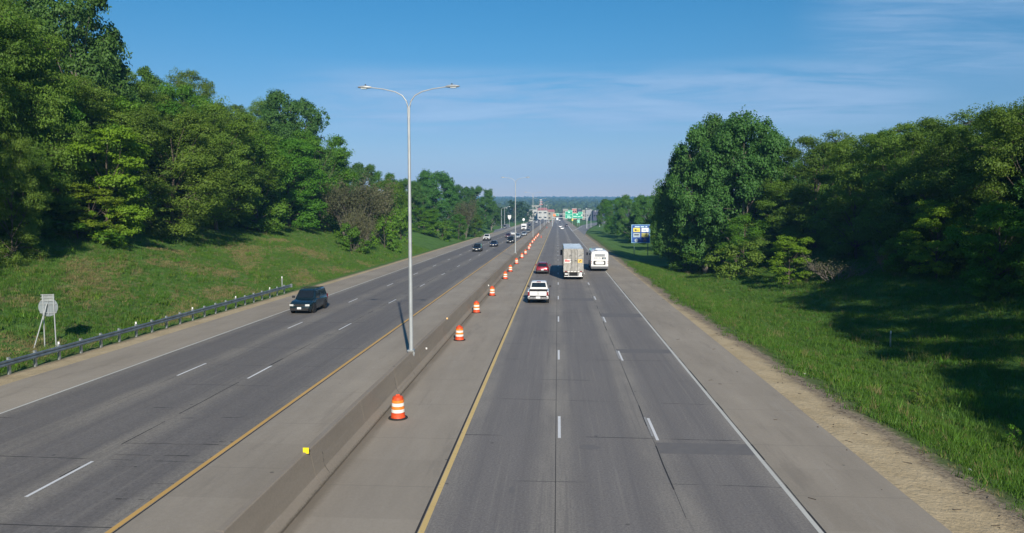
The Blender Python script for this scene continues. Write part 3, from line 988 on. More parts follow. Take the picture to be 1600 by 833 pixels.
def small_sign(px0, px1, py0, py1, Y, label, mat, edge=None, post=True, name='road_sign', bars=()):
    x = (at(px0, Y) + at(px1, Y)) / 2; z0 = gz(x, Y) if abs(x) > 8.4 else 0
    r = empty(name, (x, Y, z0), 0, label, 'road sign')
    w = at(px1, Y) - at(px0, Y); a, b_ = height_at(py1, Y) - z0, height_at(py0, Y) - z0
    if post:
        for q in ((-.3, .3) if w > 1.5 else (0,)): MB().box((w * q, .08, b_ / 2), (.12, .1, b_)).obj('post', M['galv'], r)
    s = panel('sign_board', r, -w / 2, w / 2, a, b_, 0, edge or mat, .05)
    if edge: panel('face', s, -w * .42, w * .42, a + (b_ - a) * .08, b_ - (b_ - a) * .08, -.04, mat, .02)
    for u0, u1, v0, v1 in bars: panel('lettering', s, -w / 2 + u0 * w, -w / 2 + u1 * w, a + v0 * (b_ - a), a + v1 * (b_ - a), -.06, M['mint'], .02)
    return r
small_sign(901.8, 906, 343, 348.2, 500, 'small square green exit sign in the gore below the overhead signs', M['green_sign'], M['mint'], bars=[(.15, .85, .68, .85), (.3, .75, .2, .55)])
small_sign(868.2, 873.2, 333.2, 337, 640, 'small green sign far off left of the overhead gantry', M['green_sign'], M['mint'])
small_sign(893.4, 895.6, 341.6, 345, 520, 'yellow warning sign in the gore beneath the green overhead signs', M['logo_y'])
small_sign(864.0, 868.4, 333.6, 338.2, 700, 'orange roadwork sign on the far median beyond the cones', M['drum_bright'])
# white shield shaped sign and a round one, left of the carriageway
def shaped(px0, px1, py0, py1, Y, pts, label):
    x = (at(px0, Y) + at(px1, Y)) / 2; z0 = gz(x, Y)
    w = at(px1, Y) - at(px0, Y); a, b_ = height_at(py1, Y) - z0, height_at(py0, Y) - z0
    r = empty('road_sign', (x, Y, z0), 0, label, 'road sign')
    MB().box((0, .06, (b_ - .3) / 2), (.12, .1, b_ - .3)).obj('post', M['galv'], r)
    MB().prism([(-w / 2 + u * w, a + v * (b_ - a)) for u, v in pts], -.03, .03).obj('sign_board', M['white'], r)
shaped(793.3, 798.8, 336.2, 343.2, 430, [(0, .95), (.08, .45), (.3, .08), (.5, 0), (.7, .08), (.92, .45), (1, .95), (.75, 1), (.5, .93), (.25, 1)], 'white shield shaped road sign left of the second median lamp')
shaped(816.2, 820.2, 341.0, 345.2, 520, [(.5 + .5 * math.cos(k * math.pi / 6), .5 + .5 * math.sin(k * math.pi / 6)) for k in range(12)], 'small round white road sign on the grass by the entrance ramp')


# ------------------------------------------------------------------ vehicles
def wheel(r_, rad, w, x, y, side, parent):
    t = MB().lathe([(rad * .62, -w / 2), (rad * .93, -w / 2), (rad, -w * .36), (rad, w * .36), (rad * .93, w / 2), (rad * .62, w / 2), (rad * .60, w * .3), (rad*.6, -w*.3), (rad*.62, -w/2)][:-1], 20, (x, y, rad), 'x')
    o = t.obj('wheel', M['rubber'], parent, 40)
    sx_ = x + side * w * .32
    rm = MB().lathe([(0, -.01), (rad * .64, -.01), (rad * .64, .015), (rad * .2, .03), (0, .03)] if side > 0 else [(0, -.03), (rad * .2, -.03), (rad * .64, -.015), (rad * .64, .01), (0, .01)], 16, (sx_, y, rad), 'x')
    rm.obj('rim', M['rim'], o, 30)
    return o


PAINT = {}


def paint(name, col, metal=0.0):
    if name not in PAINT: PAINT[name] = plain('paint_' + name, col, .28, metal, .03, 2, coat=.7)
    return PAINT[name]


def car(kind, mat, loc, rz, label, cat, detail=True, group=None, two_tone=None):
    S = {'sedan': dict(L=4.75, W=1.82, H=1.45, belt=.93, hood=.92, nose=.66, tail=.95, wb=(1.42, -1.38), cab=(-1.95, 1.05, -1.15, .30), rad=.33, gb=.80, gt=.58),
         'suv': dict(L=4.75, W=1.90, H=1.86, belt=1.15, hood=1.08, nose=.86, tail=1.12, wb=(1.42, -1.40), cab=(-2.28, 1.02, -2.08, .35), rad=.37, gb=.86, gt=.68),
         'crossover': dict(L=4.45, W=1.82, H=1.66, belt=1.02, hood=.98, nose=.78, tail=1.03, wb=(1.35, -1.30), cab=(-2.10, 1.05, -1.75, .30), rad=.35, gb=.82, gt=.62),
         'pickup': dict(L=5.8, W=2.02, H=1.98, belt=1.22, hood=1.20, nose=1.02, tail=.80, wb=(1.85, -1.75), cab=(-.55, 1.45, -.40, .90), rad=.41, gb=.93, gt=.73)}[kind]
    L, W, H = S['L'], S['W'], S['H']
    r = empty({'sedan': 'sedan_car', 'suv': 'suv_car', 'crossover': 'crossover_car', 'pickup': 'pickup_truck'}[kind], loc, rz, label, cat, group)
    hl = L / 2
    zb = .30 if kind != 'pickup' else .45
    bl, hd = S['belt'], S['hood']
    def sec(y, zb_, zt, w, k=1.0):
        zt2 = zt - .10
        zm = zb_ + (zt - zb_) * .55
        return [(-w * .93, y, zb_), (-w, y, zb_ + .10), (-w, y, zm), (-w * .965, y, zt2), (-w * .86 * k, y, zt), (w * .86 * k, y, zt), (w * .965, y, zt2), (w, y, zm), (w, y, zb_ + .10), (w * .93, y, zb_)]
    hw_ = W / 2
    if kind == 'pickup':
        st = [(-hl, .55, .82, hw_ * .93), (-hl + .06, .45, .86, hw_ * .985), (-.62, .45, .86, hw_), (-.60, .45, bl, hw_), (1.5, .45, bl, hw_), (1.7, .45, hd, hw_), (hl - .45, .45, hd - .04, hw_ * .98), (hl - .12, .5, hd - .12, hw_ * .95), (hl, .55, hd - .25, hw_ * .90)]
    else:
        c0, c1, t0, t1 = S['cab']
        st = [(-hl, zb + .15, S['tail'] - .25, hw_ * .86), (-hl + .10, zb + .05, S['tail'] - .06, hw_ * .94), (-hl + .35, zb, S['tail'], hw_ * .985), (c0 + .5, zb, bl, hw_), (c1 - .25, zb, bl, hw_), (c1 + .05, zb, hd, hw_ * .995), (hl - .55, zb, (hd + S['nose']) / 2 + .06, hw_ * .97), (hl - .20, zb, S['nose'] + .06, hw_ * .93), (hl - .04, zb + .06, S['nose'] - .04, hw_ * .86), (hl, zb + .12, S['nose'] - .14, hw_ * .80)]
    body = MB().loft([sec(*q) for q in st]).obj('body', mat, r, 38)
    # lower dark sill
    MB().box((0, 0, zb - .03), (W * .86, L * .9, .14)).obj('underbody', M['under'], r)
    c0, c1, t0, t1 = S['cab']
    gb, gt = S['gb'], S['gt']
    zt = H
    cb = MB()
    def ring(z, ya, yb, w, c=.10):
        return [(-w, ya + c, z), (-w + c * .8, ya, z), (w - c * .8, ya, z), (w, ya + c, z), (w, yb - c, z), (w - c * .8, yb, z), (-w + c * .8, yb, z), (-w, yb - c, z)]
    cb.loft([ring(bl - .03, c0, c1, gb), ring(zt - .09, t0 + (c0 - t0) * .10, t1 + (c1 - t1) * .10, gt + (gb - gt) * .10), ring(zt - .02, t0 + .10, t1 - .12, gt - .06), ring(zt, t0 + .30, t1 - .35, gt - .22)])
    cb.obj('cabin', two_tone or mat, r, 30)
    zq = zt - .09
    A = [(-gb, c1, bl), (gb, c1, bl), (gt + .04, t1 + (c1 - t1) * .10, zq), (-gt - .04, t1 + (c1 - t1) * .10, zq)]
    # quads wound so that the normal points outward
    fr = [A[1], A[0], A[3], A[2]]
    MB().slab(fr, .09, .91, .08, .95, .016).obj('windshield', M['glass'], r)
    B_ = [(-gb, c0, bl), (gb, c0, bl), (gt + .04, t0 + (c0 - t0) * .1, zq), (-gt - .04, t0 + (c0 - t0) * .1, zq)]
    MB().slab(B_, .08, .92, .26 if kind == 'pickup' else .12, .93, .016).obj('rear_window', M['glass'], r)
    for s in (-1, 1):
        qd = [(s * gb, c0 + .1, bl), (s * gb, c1 - .1, bl), (s * (gt + .04), t1 + .02, zq), (s * (gt + .04), t0 + .1, zq)]
        if s < 0: qd = [qd[1], qd[0], qd[3], qd[2]]
        spl = {'suv': (.03, .30, .33, .62, .65, .95), 'pickup': (.05, .42, .46, .95), 'sedan': (.08, .46, .49, .92), 'crossover': (.05, .28, .31, .60, .63, .94)}[kind]
        for a, b_ in zip(spl[::2], spl[1::2]):
            if s < 0: a, b_ = 1 - b_, 1 - a
            MB().slab(qd, a, b_, .10, .92, .014).obj('side_window', M['glass'], r)
        if detail:
            MB().box((s * (hw_ + .11), c1 - .22, bl + .10), (.22, .12, .18)).obj('side_mirror', M['black'] if kind in ('pickup', 'suv') else mat, r)
    for y in S['wb']:
        for s in (-1, 1):
            arch = MB().lathe([(0, -.02), (S['rad'] * 1.17, -.02), (S['rad'] * 1.17, .012), (0, .012)], 20, (s * (hw_ - .005), y, S['rad'] + .02), 'x').obj('wheel_arch', M['under'], r)
            wheel(r, S['rad'], .24, s * (hw_ - .085), y, s, r)
    zl = S['nose'] - .12 if kind != 'pickup' else hd - .32
    yl = hl
    for s in (-1, 1):
        MB().box((s * hw_ * .68, yl - .09, zl), (hw_ * .36, .20, .15 if kind != 'pickup' else .22), rz=-s * R(14)).obj('headlight', M['lens_clear'], r)
        if kind == 'pickup':
            MB().box((s * (hw_ - .11), -hl + .03, 1.0), (.17, .12, .36)).obj('tail_light', M['lens_red'], r)
        elif kind == 'sedan':
            MB().box((s * hw_ * .68, -hl + .10, S['tail'] - .22), (hw_ * .40, .22, .16), rz=s * R(14)).obj('tail_light', M['lens_red'], r)
        else:
            MB().box((s * hw_ * .80, -hl + .12, S['tail'] - .10), (hw_ * .24, .20, .38), rz=s * R(14)).obj('tail_light', M['lens_red'], r)
        MB().box((s * hw_ * .66, yl - .10, zb + .14), (.18, .16, .10)).obj('fog_light', M['lens_clear'], r)
    MB().box((0, yl - .045, zl - (.1 if kind == 'pickup' else 0)), (hw_ * (.88 if kind != 'pickup' else 1.5), .12, .15 if kind != 'pickup' else .42)).obj('grille', M['black'] if kind != 'pickup' else M['black'], r)
    MB().box((0, yl - .02, zb + .10), (W * .80, .16, .20)).obj('front_bumper', M['black'] if kind in ('suv', 'pickup') else mat, r)
    MB().box((0, yl + .065, zb + .20), (.34, .02, .17)).obj('license_plate', M['plate'], r)
    if kind == 'pickup':
        # open bed: side walls, tailgate and bed floor
        for s in (-1, 1):
            MB().box((s * (hw_ - .06), (-hl - .60) / 2 + .04, 1.06), (.11, hl - .66, .40)).obj('bed_side', mat, r)
        MB().box((0, -.655, 1.04), (W * .88, .05, .36)).obj('bed_front', M['under'], r)
        tg = MB().box((0, -hl + .045, .97), (W * .80, .09, .52)).obj('tailgate', mat, r)
        MB().box((0, -hl - .006, 1.17), (.26, .02, .06)).obj('handle', M['galv'], tg)
        MB().box((0, -hl - .006, .99), (.16, .02, .11)).obj('emblem', M['galv'], tg)
        MB().box((0, (-hl - .6) / 2, .875), (W * .86, hl - .7, .02)).obj('bed_liner', M['under'], r)
        MB().box((-.0, -hl - .07, .62), (W * .95, .22, .21), taper=.94).obj('rear_bumper', M['chrome'], r)
        MB().box((0, -hl - .19, .66), (.42, .03, .20)).obj('license_plate', M['plate'], r)
        MB().box((0, t0 - .01, zt - .05), (.42, .06, .07)).obj('brake_light', M['lens_red'], r)
    else:
        MB().box((0, -hl + .03, zb + .14), (W * .86, .16, .24)).obj('rear_bumper', mat if kind == 'sedan' else M['black'], r)
        MB().box((0, -hl - .0, S['tail'] - .38), (.36, .06, .17)).obj('license_plate', M['plate'], r)
    if kind in ('suv', 'crossover'):
        for s in (-1, 1):
            MB().box((s * (gt - .03), (t0 + t1) / 2, zt + .04), (.05, (t1 - t0) * .8, .04)).obj('roof_rail', M['black'], r)
        if kind == 'suv':
            for yy in (t0 + .5, t1 - .5): MB().box((0, yy, zt + .055), (2 * gt - .1, .05, .03)).obj('roof_rail', M['black'], r)
    return r


TO, AWAY = math.pi, 0.0
def onroad(px, py, z=0.0):
    p = P(px, py, z); return p


def put(kind, mat, px, py, z, front, label, cat, two=None, group=None):
    """py = lowest point of the tyres nearest the camera"""
    p = P(px, py, z)
    L = {'sedan': 4.75, 'suv': 4.75, 'crossover': 4.45, 'pickup': 5.8}[kind]
    return car(kind, mat, (p.x, p.y + L / 2 - .6, z + .004), TO if front else AWAY, label, cat, True, group, two)


navy = paint('dark_teal', (.012, .030, .042), .3)
black_p = paint('black', (.012, .013, .016), .2)
dblue = paint('dark_blue', (.016, .018, .05), .3)
silver = paint('silver', (.42, .47, .52), .5)
white_p = paint('white', (.78, .79, .80))
maroon = paint('maroon', (.09, .012, .022), .2)
red_p = paint('raspberry_red', (.24, .012, .035), .25)
grey_p = paint('grey', (.12, .13, .14), .4)

put('suv', navy, 472, 489.5, LZ, True, 'dark blue-green SUV in the outer left lane, nearest oncoming vehicle', 'SUV')
put('crossover', black_p, 745, 393.3, LZ, True, 'black hatchback in the left carriageway, second nearest oncoming car', 'car')
put('sedan', dblue, 771, 385.6, LZ, True, 'dark navy sedan just behind the black hatchback, middle lanes', 'car')
put('pickup', white_p, 760, 376.2, LZ, True, 'white pickup with dark front beside the sandy left edge', 'pickup truck')
put('suv', black_p, 797.5, 380.2, LZ, True, 'black SUV with a pale front plate just left of the second lamp', 'SUV')
put('sedan', maroon, 793.6, 371.4, LZ, True, 'maroon sedan behind the black SUV in the oncoming queue', 'car')
put('sedan', silver, 808.5, 372.4, LZ, True, 'silver sedan partly hidden behind the second median lamp', 'car')
put('sedan', white_p, 802, 367.3, LZ, True, 'white sedan with dark windows behind the maroon one', 'car')
put('sedan', silver, 818.6, 368.3, LZ, True, 'pale silver car in the inner oncoming lane behind the second lamp', 'car')
put('sedan', grey_p, 825.2, 363.4, LZ, True, 'dark grey low sedan close behind the pale silver car', 'car')
put('suv', black_p, 827.6, 355.4, LZ, True, 'dark SUV beyond the white box truck in the queue', 'SUV')
put('suv', grey_p, 788.2, 357.0, LZ, True, 'dark car coming down the left entrance ramp', 'car')
put('pickup', white_p, 841, 474, 0, False, 'white pickup seen from behind, nearest vehicle in the right carriageway', 'pickup truck')
put('crossover', red_p, 847.6, 428, 0, False, 'raspberry red crossover with roof rails ahead of the white pickup', 'car')
put('sedan', white_p, 878.3, 358.8, 0, False, 'white car far ahead in the right carriageway, nearer of two together', 'car')
put('sedan', white_p, 875.6, 355.6, 0, False, 'white car far ahead in the right carriageway, farther of two together', 'car')
put('crossover', dblue, 885.4, 354.4, 0, False, 'small dark blue car in the right lane near the exit', 'car')
put('crossover', white_p, 857, 348.6, 0, False, 'white car braking far ahead on the inner right lane', 'car')
put('suv', white_p, 874.3, 345.6, 0, False, 'tiny white car at the far end of the right carriageway', 'car')
# roof load of the red car
def box_truck(px, py, z, front, label, bodymat, w=2.4, h=3.1, L=7.0):
    p = P(px, py, z)
    r = empty('box_truck', (p.x, p.y + L / 2, z + .004), TO if front else AWAY, label, 'truck')
    hl = L / 2
    MB().loft([[(-w / 2, y, .7), (-w / 2, y, h - .08), (-w / 2 + .08, y, h), (w / 2 - .08, y, h), (w / 2, y, h - .08), (w / 2, y, .7)] for y in (-hl, hl - 2.1)]).obj('cargo_box', bodymat, r, 30)
    MB().loft([[(-w / 2 + .1, y, .45), (-w / 2 + .1, y, t), (w / 2 - .1, y, t), (w / 2 - .1, y, .45)] for y, t in ((hl - 2.05, 2.3), (hl - 1.3, 2.35), (hl - .8, 1.45), (hl - .05, 1.25), (hl, .9))]).obj('cab', white_p, r, 30)
    MB().slab([(w / 2 - .1, hl - .8, 1.45), (-w / 2 + .1, hl - .8, 1.45), (-w / 2 + .1, hl - 1.3, 2.35), (w / 2 - .1, hl - 1.3, 2.35)], .08, .92, .08, .9, .016).obj('windshield', M['glass'], r)
    MB().box((0, hl, .85), (w * .5, .1, .35)).obj('grille', M['black'], r)
    MB().box((0, hl + .02, .5), (w * .85, .2, .2)).obj('bumper', M['black'], r)
    for s in (-1, 1):
        MB().box((s * w * .36, hl + .0, .95), (.3, .1, .22)).obj('headlight', M['lens_clear'], r)
        for y in (-hl + 1.5, hl - 1.1): wheel(r, .45, .3, s * (w / 2 - .2), y, s, r)
    MB().box((0, -.3, .58), (w * .5, L * .85, .22)).obj('frame', M['under'], r)
    return r


box_truck(818.3, 360.0, LZ, True, 'white box truck in the oncoming queue between the second and third lamps', white_p)
# the far queue, too small to tell parts
rr = random.Random(3)
far_mats = [white_p, black_p, silver, maroon, dblue, grey_p, white_p, silver]
far_list = [(838.5, 348.5), (829.5, 350.4), (834.6, 347.6), (846.2, 346.4), (842.0, 345.0), (850.0, 343.8), (838.0, 344.8), (833.6, 345.6), (848.0, 342.2), (853.5, 342.6), (844.5, 343.0), (851.5, 341.2), (829.0, 346.2), (856.0, 341.0), (839.8, 342.6)]
fc = {}
for i, (px, py) in enumerate(far_list):
    mt = far_mats[i % 8]
    kd = 'suv' if i % 3 == 0 else 'sedan'
    k_ = (mt.name, kd)
    p = P(px, py, LZ)
    lane = min((-13.4, -17.3, -21.2), key=lambda q: abs(q - p.x))
    if k_ not in fc:
        fc[k_] = car(kd, mt, (0, 0, 0), TO, None, None)
        o = fc[k_]
    else: o = copy_thing(fc[k_])
    o.location = (lane + rr.uniform(-.3, .3), p.y, LZ + .004 + road_rise(p.y))
    o.rotation_euler = (0, 0, TO)
    tag(o, f'@far oncoming queue before the town@distant {("white", "black", "silver", "maroon", "dark blue", "grey", "white", "silver")[i % 8]} car', 'car', 'distant cars queueing in the oncoming lanes')
box_truck(846.5, 343.4, LZ, True, 'distant white truck standing above the far oncoming queue', white_p, 2.5, 3.6, 9)
box_truck(870.8, 345.0, 0, False, 'distant white box truck far ahead on the right carriageway', white_p, 2.5, 3.6, 8)

# ------------------------------------------------------------------ articulated truck
M['smear'] = plain('grey_logo_stroke', (.16, .16, .17), .6, 0, .3, 8)
m, g, bs = new_mat('dirty_white_trailer_doors')
tc_ = g.node('ShaderNodeTexCoord').outputs['Object']
a = g.noise(g.map(tc_, (1.4, 1, .8)), 2.2, 5, .65, .6); b_ = g.noise(g.map(tc_, (1.6, 1, 1.2)), 3.0, 4, .7)
c = g.mix(g.step(a, .35, .65), (.27, .26, .235), (.43, .42, .40)); c = g.mix(g.m('MULTIPLY', g.step(b_, .48, .7), .5), c, (.20, .185, .165)); c = g.mix(g.m('MULTIPLY', g.step(a, .62, .72), .5), c, (.30, .35, .38))
g.put(bs.inputs['Base Color'], c); bs.inputs['Roughness'].default_value = .5
M['trailer'] = m
M['trailer_side'] = plain('trailer_side_metal', (.35, .36, .36), .4, .4, .1, 1)
M['trailer_roof'] = plain('trailer_roof_metal', (.42, .48, .55), .35, .6, .06, 1)
pt = P(896, 437.6)
TL, TW, TH = 16.0, 2.6, 4.08
tx, ty = pt.x, pt.y + .15
tr = empty('semi_truck', (tx, ty, .004), 0, 'articulated truck with a tall dirty white box trailer seen from behind', 'truck')
z0 = 1.12
MB().loft([[(-TW / 2, y, z0), (-TW / 2, y, TH), (TW / 2, y, TH), (TW / 2, y, z0)] for y in (0, TL)]).obj('trailer_box', M['trailer_side'], tr)
roof = MB(); roof.box((0, TL / 2, TH + .012), (TW - .02, TL - .02, .03))
ro = roof.obj('trailer_roof', M['trailer_roof'], tr)
for k in range(1, 26): MB().box((0, k * .62, TH + .032), (TW - .1, .04, .012)).obj('roof_rib', M['trailer_roof'], ro)
def tf(u): return -TW / 2 + u * TW
doors = []
for u0, u1, lb in ((.02, .497, 'left'), (.503, .98, 'right')):
    doors.append(MB().box(((tf(u0) + tf(u1)) / 2, -.035, (z0 + TH) / 2 + .02), (tf(u1) - tf(u0), .06, TH - z0 - .16)).obj('rear_door', M['trailer'], tr))
fm = M['galv']
fr_ = MB().box((0, -.03, TH - .03), (TW, .09, .12)).box((-TW / 2 + .02, -.03, (z0 + TH) / 2), (.06, .09, TH - z0)).box((TW / 2 - .02, -.03, (z0 + TH) / 2), (.06, .09, TH - z0)).box((0, -.03, z0 - .02), (TW, .12, .16))
fr_.obj('door_frame', M['trailer'], tr)
for u in (.375, .425, .575, .69):
    lbar = MB().tube([(tf(u), -.10, z0 + .05), (tf(u), -.10, TH - .12)], .028, 8).obj('lock_rod', M['smear'], doors[0 if u < .5 else 1])
for u in (.39, .62): MB().box((tf(u), -.11, 2.55), (.34, .04, .05), ry=R(12)).obj('lock_handle', M['black'], doors[0 if u < .5 else 1])
for zz in (1.5, 2.1, 2.9, 3.6):
    for u in (.03, .97): MB().box((tf(u), -.09, zz), (.14, .05, .08)).obj('hinge', M['galv'], doors[0 if u < .5 else 1])
M['st_red'] = plain('sticker_red', (.70, .16, .15), .5, 0, .25, 8); M['st_white'] = plain('sticker_white', (.8, .78, .76), .5); M['st_yel'] = plain('sticker_amber', (.80, .50, .12), .5, 0, .15)
M['smear'] = plain('grey_logo_stroke', (.16, .16, .17), .6, 0, .3, 8)
st = MB().box((tf(.20), -.072, 2.50), (TW * .33, .012, .46)).obj('sticker', M['st_white'], doors[0])
MB().box((tf(.185), -.082, 2.50), (TW * .25, .010, .22)).box((tf(.12), -.083, 2.56), (TW * .12, .010, .26)).obj('lettering', M['st_red'], st)
st = MB().box((tf(.83), -.072, 2.50), (TW * .22, .012, .46)).obj('sticker', M['st_yel'], doors[1])
MB().box((tf(.82), -.082, 2.50), (.18, .010, .12), ry=R(-30)).box((tf(.86), -.082, 2.56), (.14, .010, .08), ry=R(-30)).obj('emblem', M['black'], st)
for u, d_ in ((.36, 0), (.83, 1)):
    for k, (w_, dz_) in enumerate(((.46, 0), (.30, .09))):
        MB().box((tf(u - (.02 if d_ == 0 else .0)), -.074, 3.18 + dz_ * (1)), (w_, .012, .055), ry=R(-22)).obj('logo_stroke', M['smear'], doors[d_])
for u in (.26, .42, .58, .76): MB().box((tf(u), -.10, z0 + .0), (.24, .05, .11)).obj('reflector_strip', M['st_white'], tr)
for u in (.12, .88): MB().box((tf(u), -.10, z0 - .0), (.30, .05, .10)).obj('tail_light', M['lens_red'], tr)
MB().box((0, .25, .76), (TW * .92, .3, .62)).obj('shade_panel', M['under'], tr)  # added black panel standing in for the shade under the trailer
ug = MB().box((0, -.06, .47), (TW * .93, .08, .08)).box((-.62, -.03, .78), (.06, .08, .55)).box((.62, -.03, .78), (.06, .08, .55))
ug.obj('underride_guard', M['white'], tr)
MB().box((tf(.86), -.05, .72), (.36, .03, .52), ry=R(8)).obj('mud_flap', M['white'], tr)
MB().box((tf(.14), -.05, .78), (.40, .03, .16)).obj('mud_flap', M['white'], tr)
MB().box((0, TL / 2, 1.02), (1.1, TL - .3, .2)).obj('chassis', M['under'], tr)
MB().box((0, 1.6, .78), (TW * .86, 2.6, .62)).obj('axle_box', M['under'], tr)
for y in (1.2, 2.5, 17.6, 18.9, 22.0):
    for s in (-1, 1): wheel(tr, .50, .5 if y < 20 else .3, s * (TW / 2 - .27), y, s, tr)
cabm = paint('truck_cab_blue', (.03, .05, .12), .2)
cabo = MB().loft([[(-1.2, y, .7), (-1.2, y, t), (1.2, y, t), (1.2, y, .7)] for y, t in ((17.2, 3.7), (19.3, 3.8), (19.9, 2.4), (22.6, 2.1), (22.9, 1.5))]).obj('cab', cabm, tr, 30)
MB().box((0, 20, .7), (1.1, 6, .25)).obj('cab_frame', M['under'], tr)
for s in (-1, 1):
    MB().box((s * 1.52, 19.7, 2.55), (.30, .14, .85)).obj('side_mirror', M['black'], tr)
    MB().tube([(s * 1.2, 19.6, 2.9), (s * 1.5, 19.7, 2.9)], .03, 6).obj('mirror_arm', M['black'], tr)
    MB().tube([(s * 1.3, 17.4, .8), (s * 1.3, 17.4, 3.9)], .07, 10).obj('exhaust_pipe', M['chrome'], tr)

# ------------------------------------------------------------------ bus
pb = P(937, 424.2)
bw, bh, bL = 2.62, 3.10, 10.4
bus = empty('bus', (pb.x, pb.y + .1, .004), R(-.4), 'white bus seen from behind, right of the box trailer', 'bus')
M['bus_side'] = plain('bus_side_panel', (.20, .21, .24), .4, 0, .08, 1)
def bsec(y, t=0.0, w=1.0, lo=.75):
    h = bh - t; a = bw / 2 * w
    return [(-a, y, lo), (-a, y, h - .42), (-a + .06, y, h - .2), (-a + .28, y, h - .06), (-a + .7, y, h), (a - .7, y, h), (a - .28, y, h - .06), (a - .06, y, h - .2), (a, y, h - .42), (a, y, lo)]
MB().loft([bsec(0, .12, .97), bsec(.18, .0, 1), bsec(bL - .3), bsec(bL, .2, .95)]).obj('body', white_p, bus, 35)
for s in (-1, 1):
    MB().box((s * (bw / 2 + .004), bL / 2, .62), (.03, bL - .3, .30)).obj('skirt', M['bus_side'], bus)
    for k in range(6):
        MB().box((s * (bw / 2 + .006), 1.2 + k * 1.5, 2.05), (.03, 1.36, .85)).obj('side_window', M['glass'], bus)
    for y in (2.6, 8.2):
        MB().lathe([(0, -.03), (.60, -.03), (.60, .02), (0, .02)], 20, (s * (bw / 2 + .002), y, .60), 'x').obj('wheel_arch', M['under'], bus)
        wheel(bus, .49, .32, s * (bw / 2 - .13), y, s, bus)
    MB().box((s * (bw / 2 + .25), bL - .1, 2.1), (.22, .14, .45)).obj('side_mirror', M['black'], bus)
MB().loft([[(-bw / 2 * .98, y, .42), (-bw / 2 * .99, y, .76), (bw / 2 * .99, y, .76), (bw / 2 * .98, y, .42)] for y in (-.14, 1.2)]).obj('rear_bumper', plain('bus_bumper', (.10, .105, .12), .5), bus)
MB().box((0, bL / 2, .5), (bw * .8, bL - 1, .35)).obj('underbody', M['under'], bus)
def bf(px): return -bw / 2 + (px - 165) / 545 * bw
def bzz(py): return 3.1 - (py - 175) / (665 - 175) * 2.35
def bpanel(nm, x0, x1, y0, y1, mat, y=-.02, parent=bus, th=.03): return MB().box(((bf(x0) + bf(x1)) / 2, y, (bzz(y0) + bzz(y1)) / 2), (bf(x1) - bf(x0), th, abs(bzz(y0) - bzz(y1)))).obj(nm, mat, parent)
vent = bpanel('engine_vent', 285, 600, 272, 356, plain('vent_grey', (.42, .44, .48), .5))
M['louver'] = plain('louver_grey', (.25, .27, .30), .5)
for k in range(6): bpanel('louver', 290, 595, 279 + k * 12.5, 285 + k * 12.5, M['louver'], -.045, vent, .03)
for a_, b2 in ((255, 280), (284, 305), (310, 335), (340, 370), (402, 420), (424, 444), (448, 470)): bpanel('lettering', a_, b2, 388, 412, M['louver'], -.012)
pl_ = bpanel('number_panel', 505, 630, 378, 437, plain('dark_panel', (.06, .06, .065), .4), -.02)
bpanel('lettering', 540, 610, 396, 420, M['logo_g'], -.045, pl_, .02)
wf = MB(); 
def rrect(x0, x1, y0, y1, r_, n=5):
    pts = []
    for cx_, cy_, a0 in ((x1 - r_, y1 - r_, 0), (x0 + r_, y1 - r_, 90), (x0 + r_, y0 + r_, 180), (x1 - r_, y0 + r_, 270)):
        for k in range(n + 1):
            t = R(a0 + 90 * k / n); pts.append((cx_ + r_ * math.cos(t), cy_ + r_ * math.sin(t)))
    return pts
wf = MB().prism(rrect(bf(238), bf(618), bzz(618), bzz(488), .14), -.03, .02).obj('window_frame', M['black'], bus)
MB().prism(rrect(bf(300), bf(575), bzz(598), bzz(508), .18), -.045, .0).obj('rear_plate', M['white'], wf)
MB().box(((bf(300) + bf(575)) / 2, -.05, (bzz(500))), (.9, .02, .05)).obj('lettering', M['galv'], wf)
for x0_, x1_ in ((150, 192), (664, 704)):
    for yy in (512, 560): bpanel('tail_light', x0_ + 12, x1_, yy - 7, yy + 7, M['lens_red'], -.02)
for x0_ in (178, 640): bpanel('marker_light', x0_ + 20, x0_ + 34, 268, 280, M['lens_red'], -.02)
MB().box((-.55, 1.0, bh + .02), (.5, .6, .08), taper=.8).obj('roof_hatch', M['black'], bus)
MB().box((.1, 5.0, bh + .06), (1.2, 1.8, .16), taper=.85).obj('air_conditioner', white_p, bus)
# ------------------------------------------------------------------ the town beyond
M['b_white'] = plain('building_white', (.46, .46, .44), .7, 0, .08, .2)
M['b_tan'] = plain('building_tan', (.30, .28, .23), .8, 0, .1, .2)
M['b_dark'] = plain('building_dark', (.05, .05, .085), .7, 0, .15, .2)
M['b_pink'] = plain('salmon_red_roof', (.50, .20, .17), .6, 0, .12, .1)
M['b_grey'] = plain('building_grey', (.30, .32, .34), .7, 0, .1, .2)


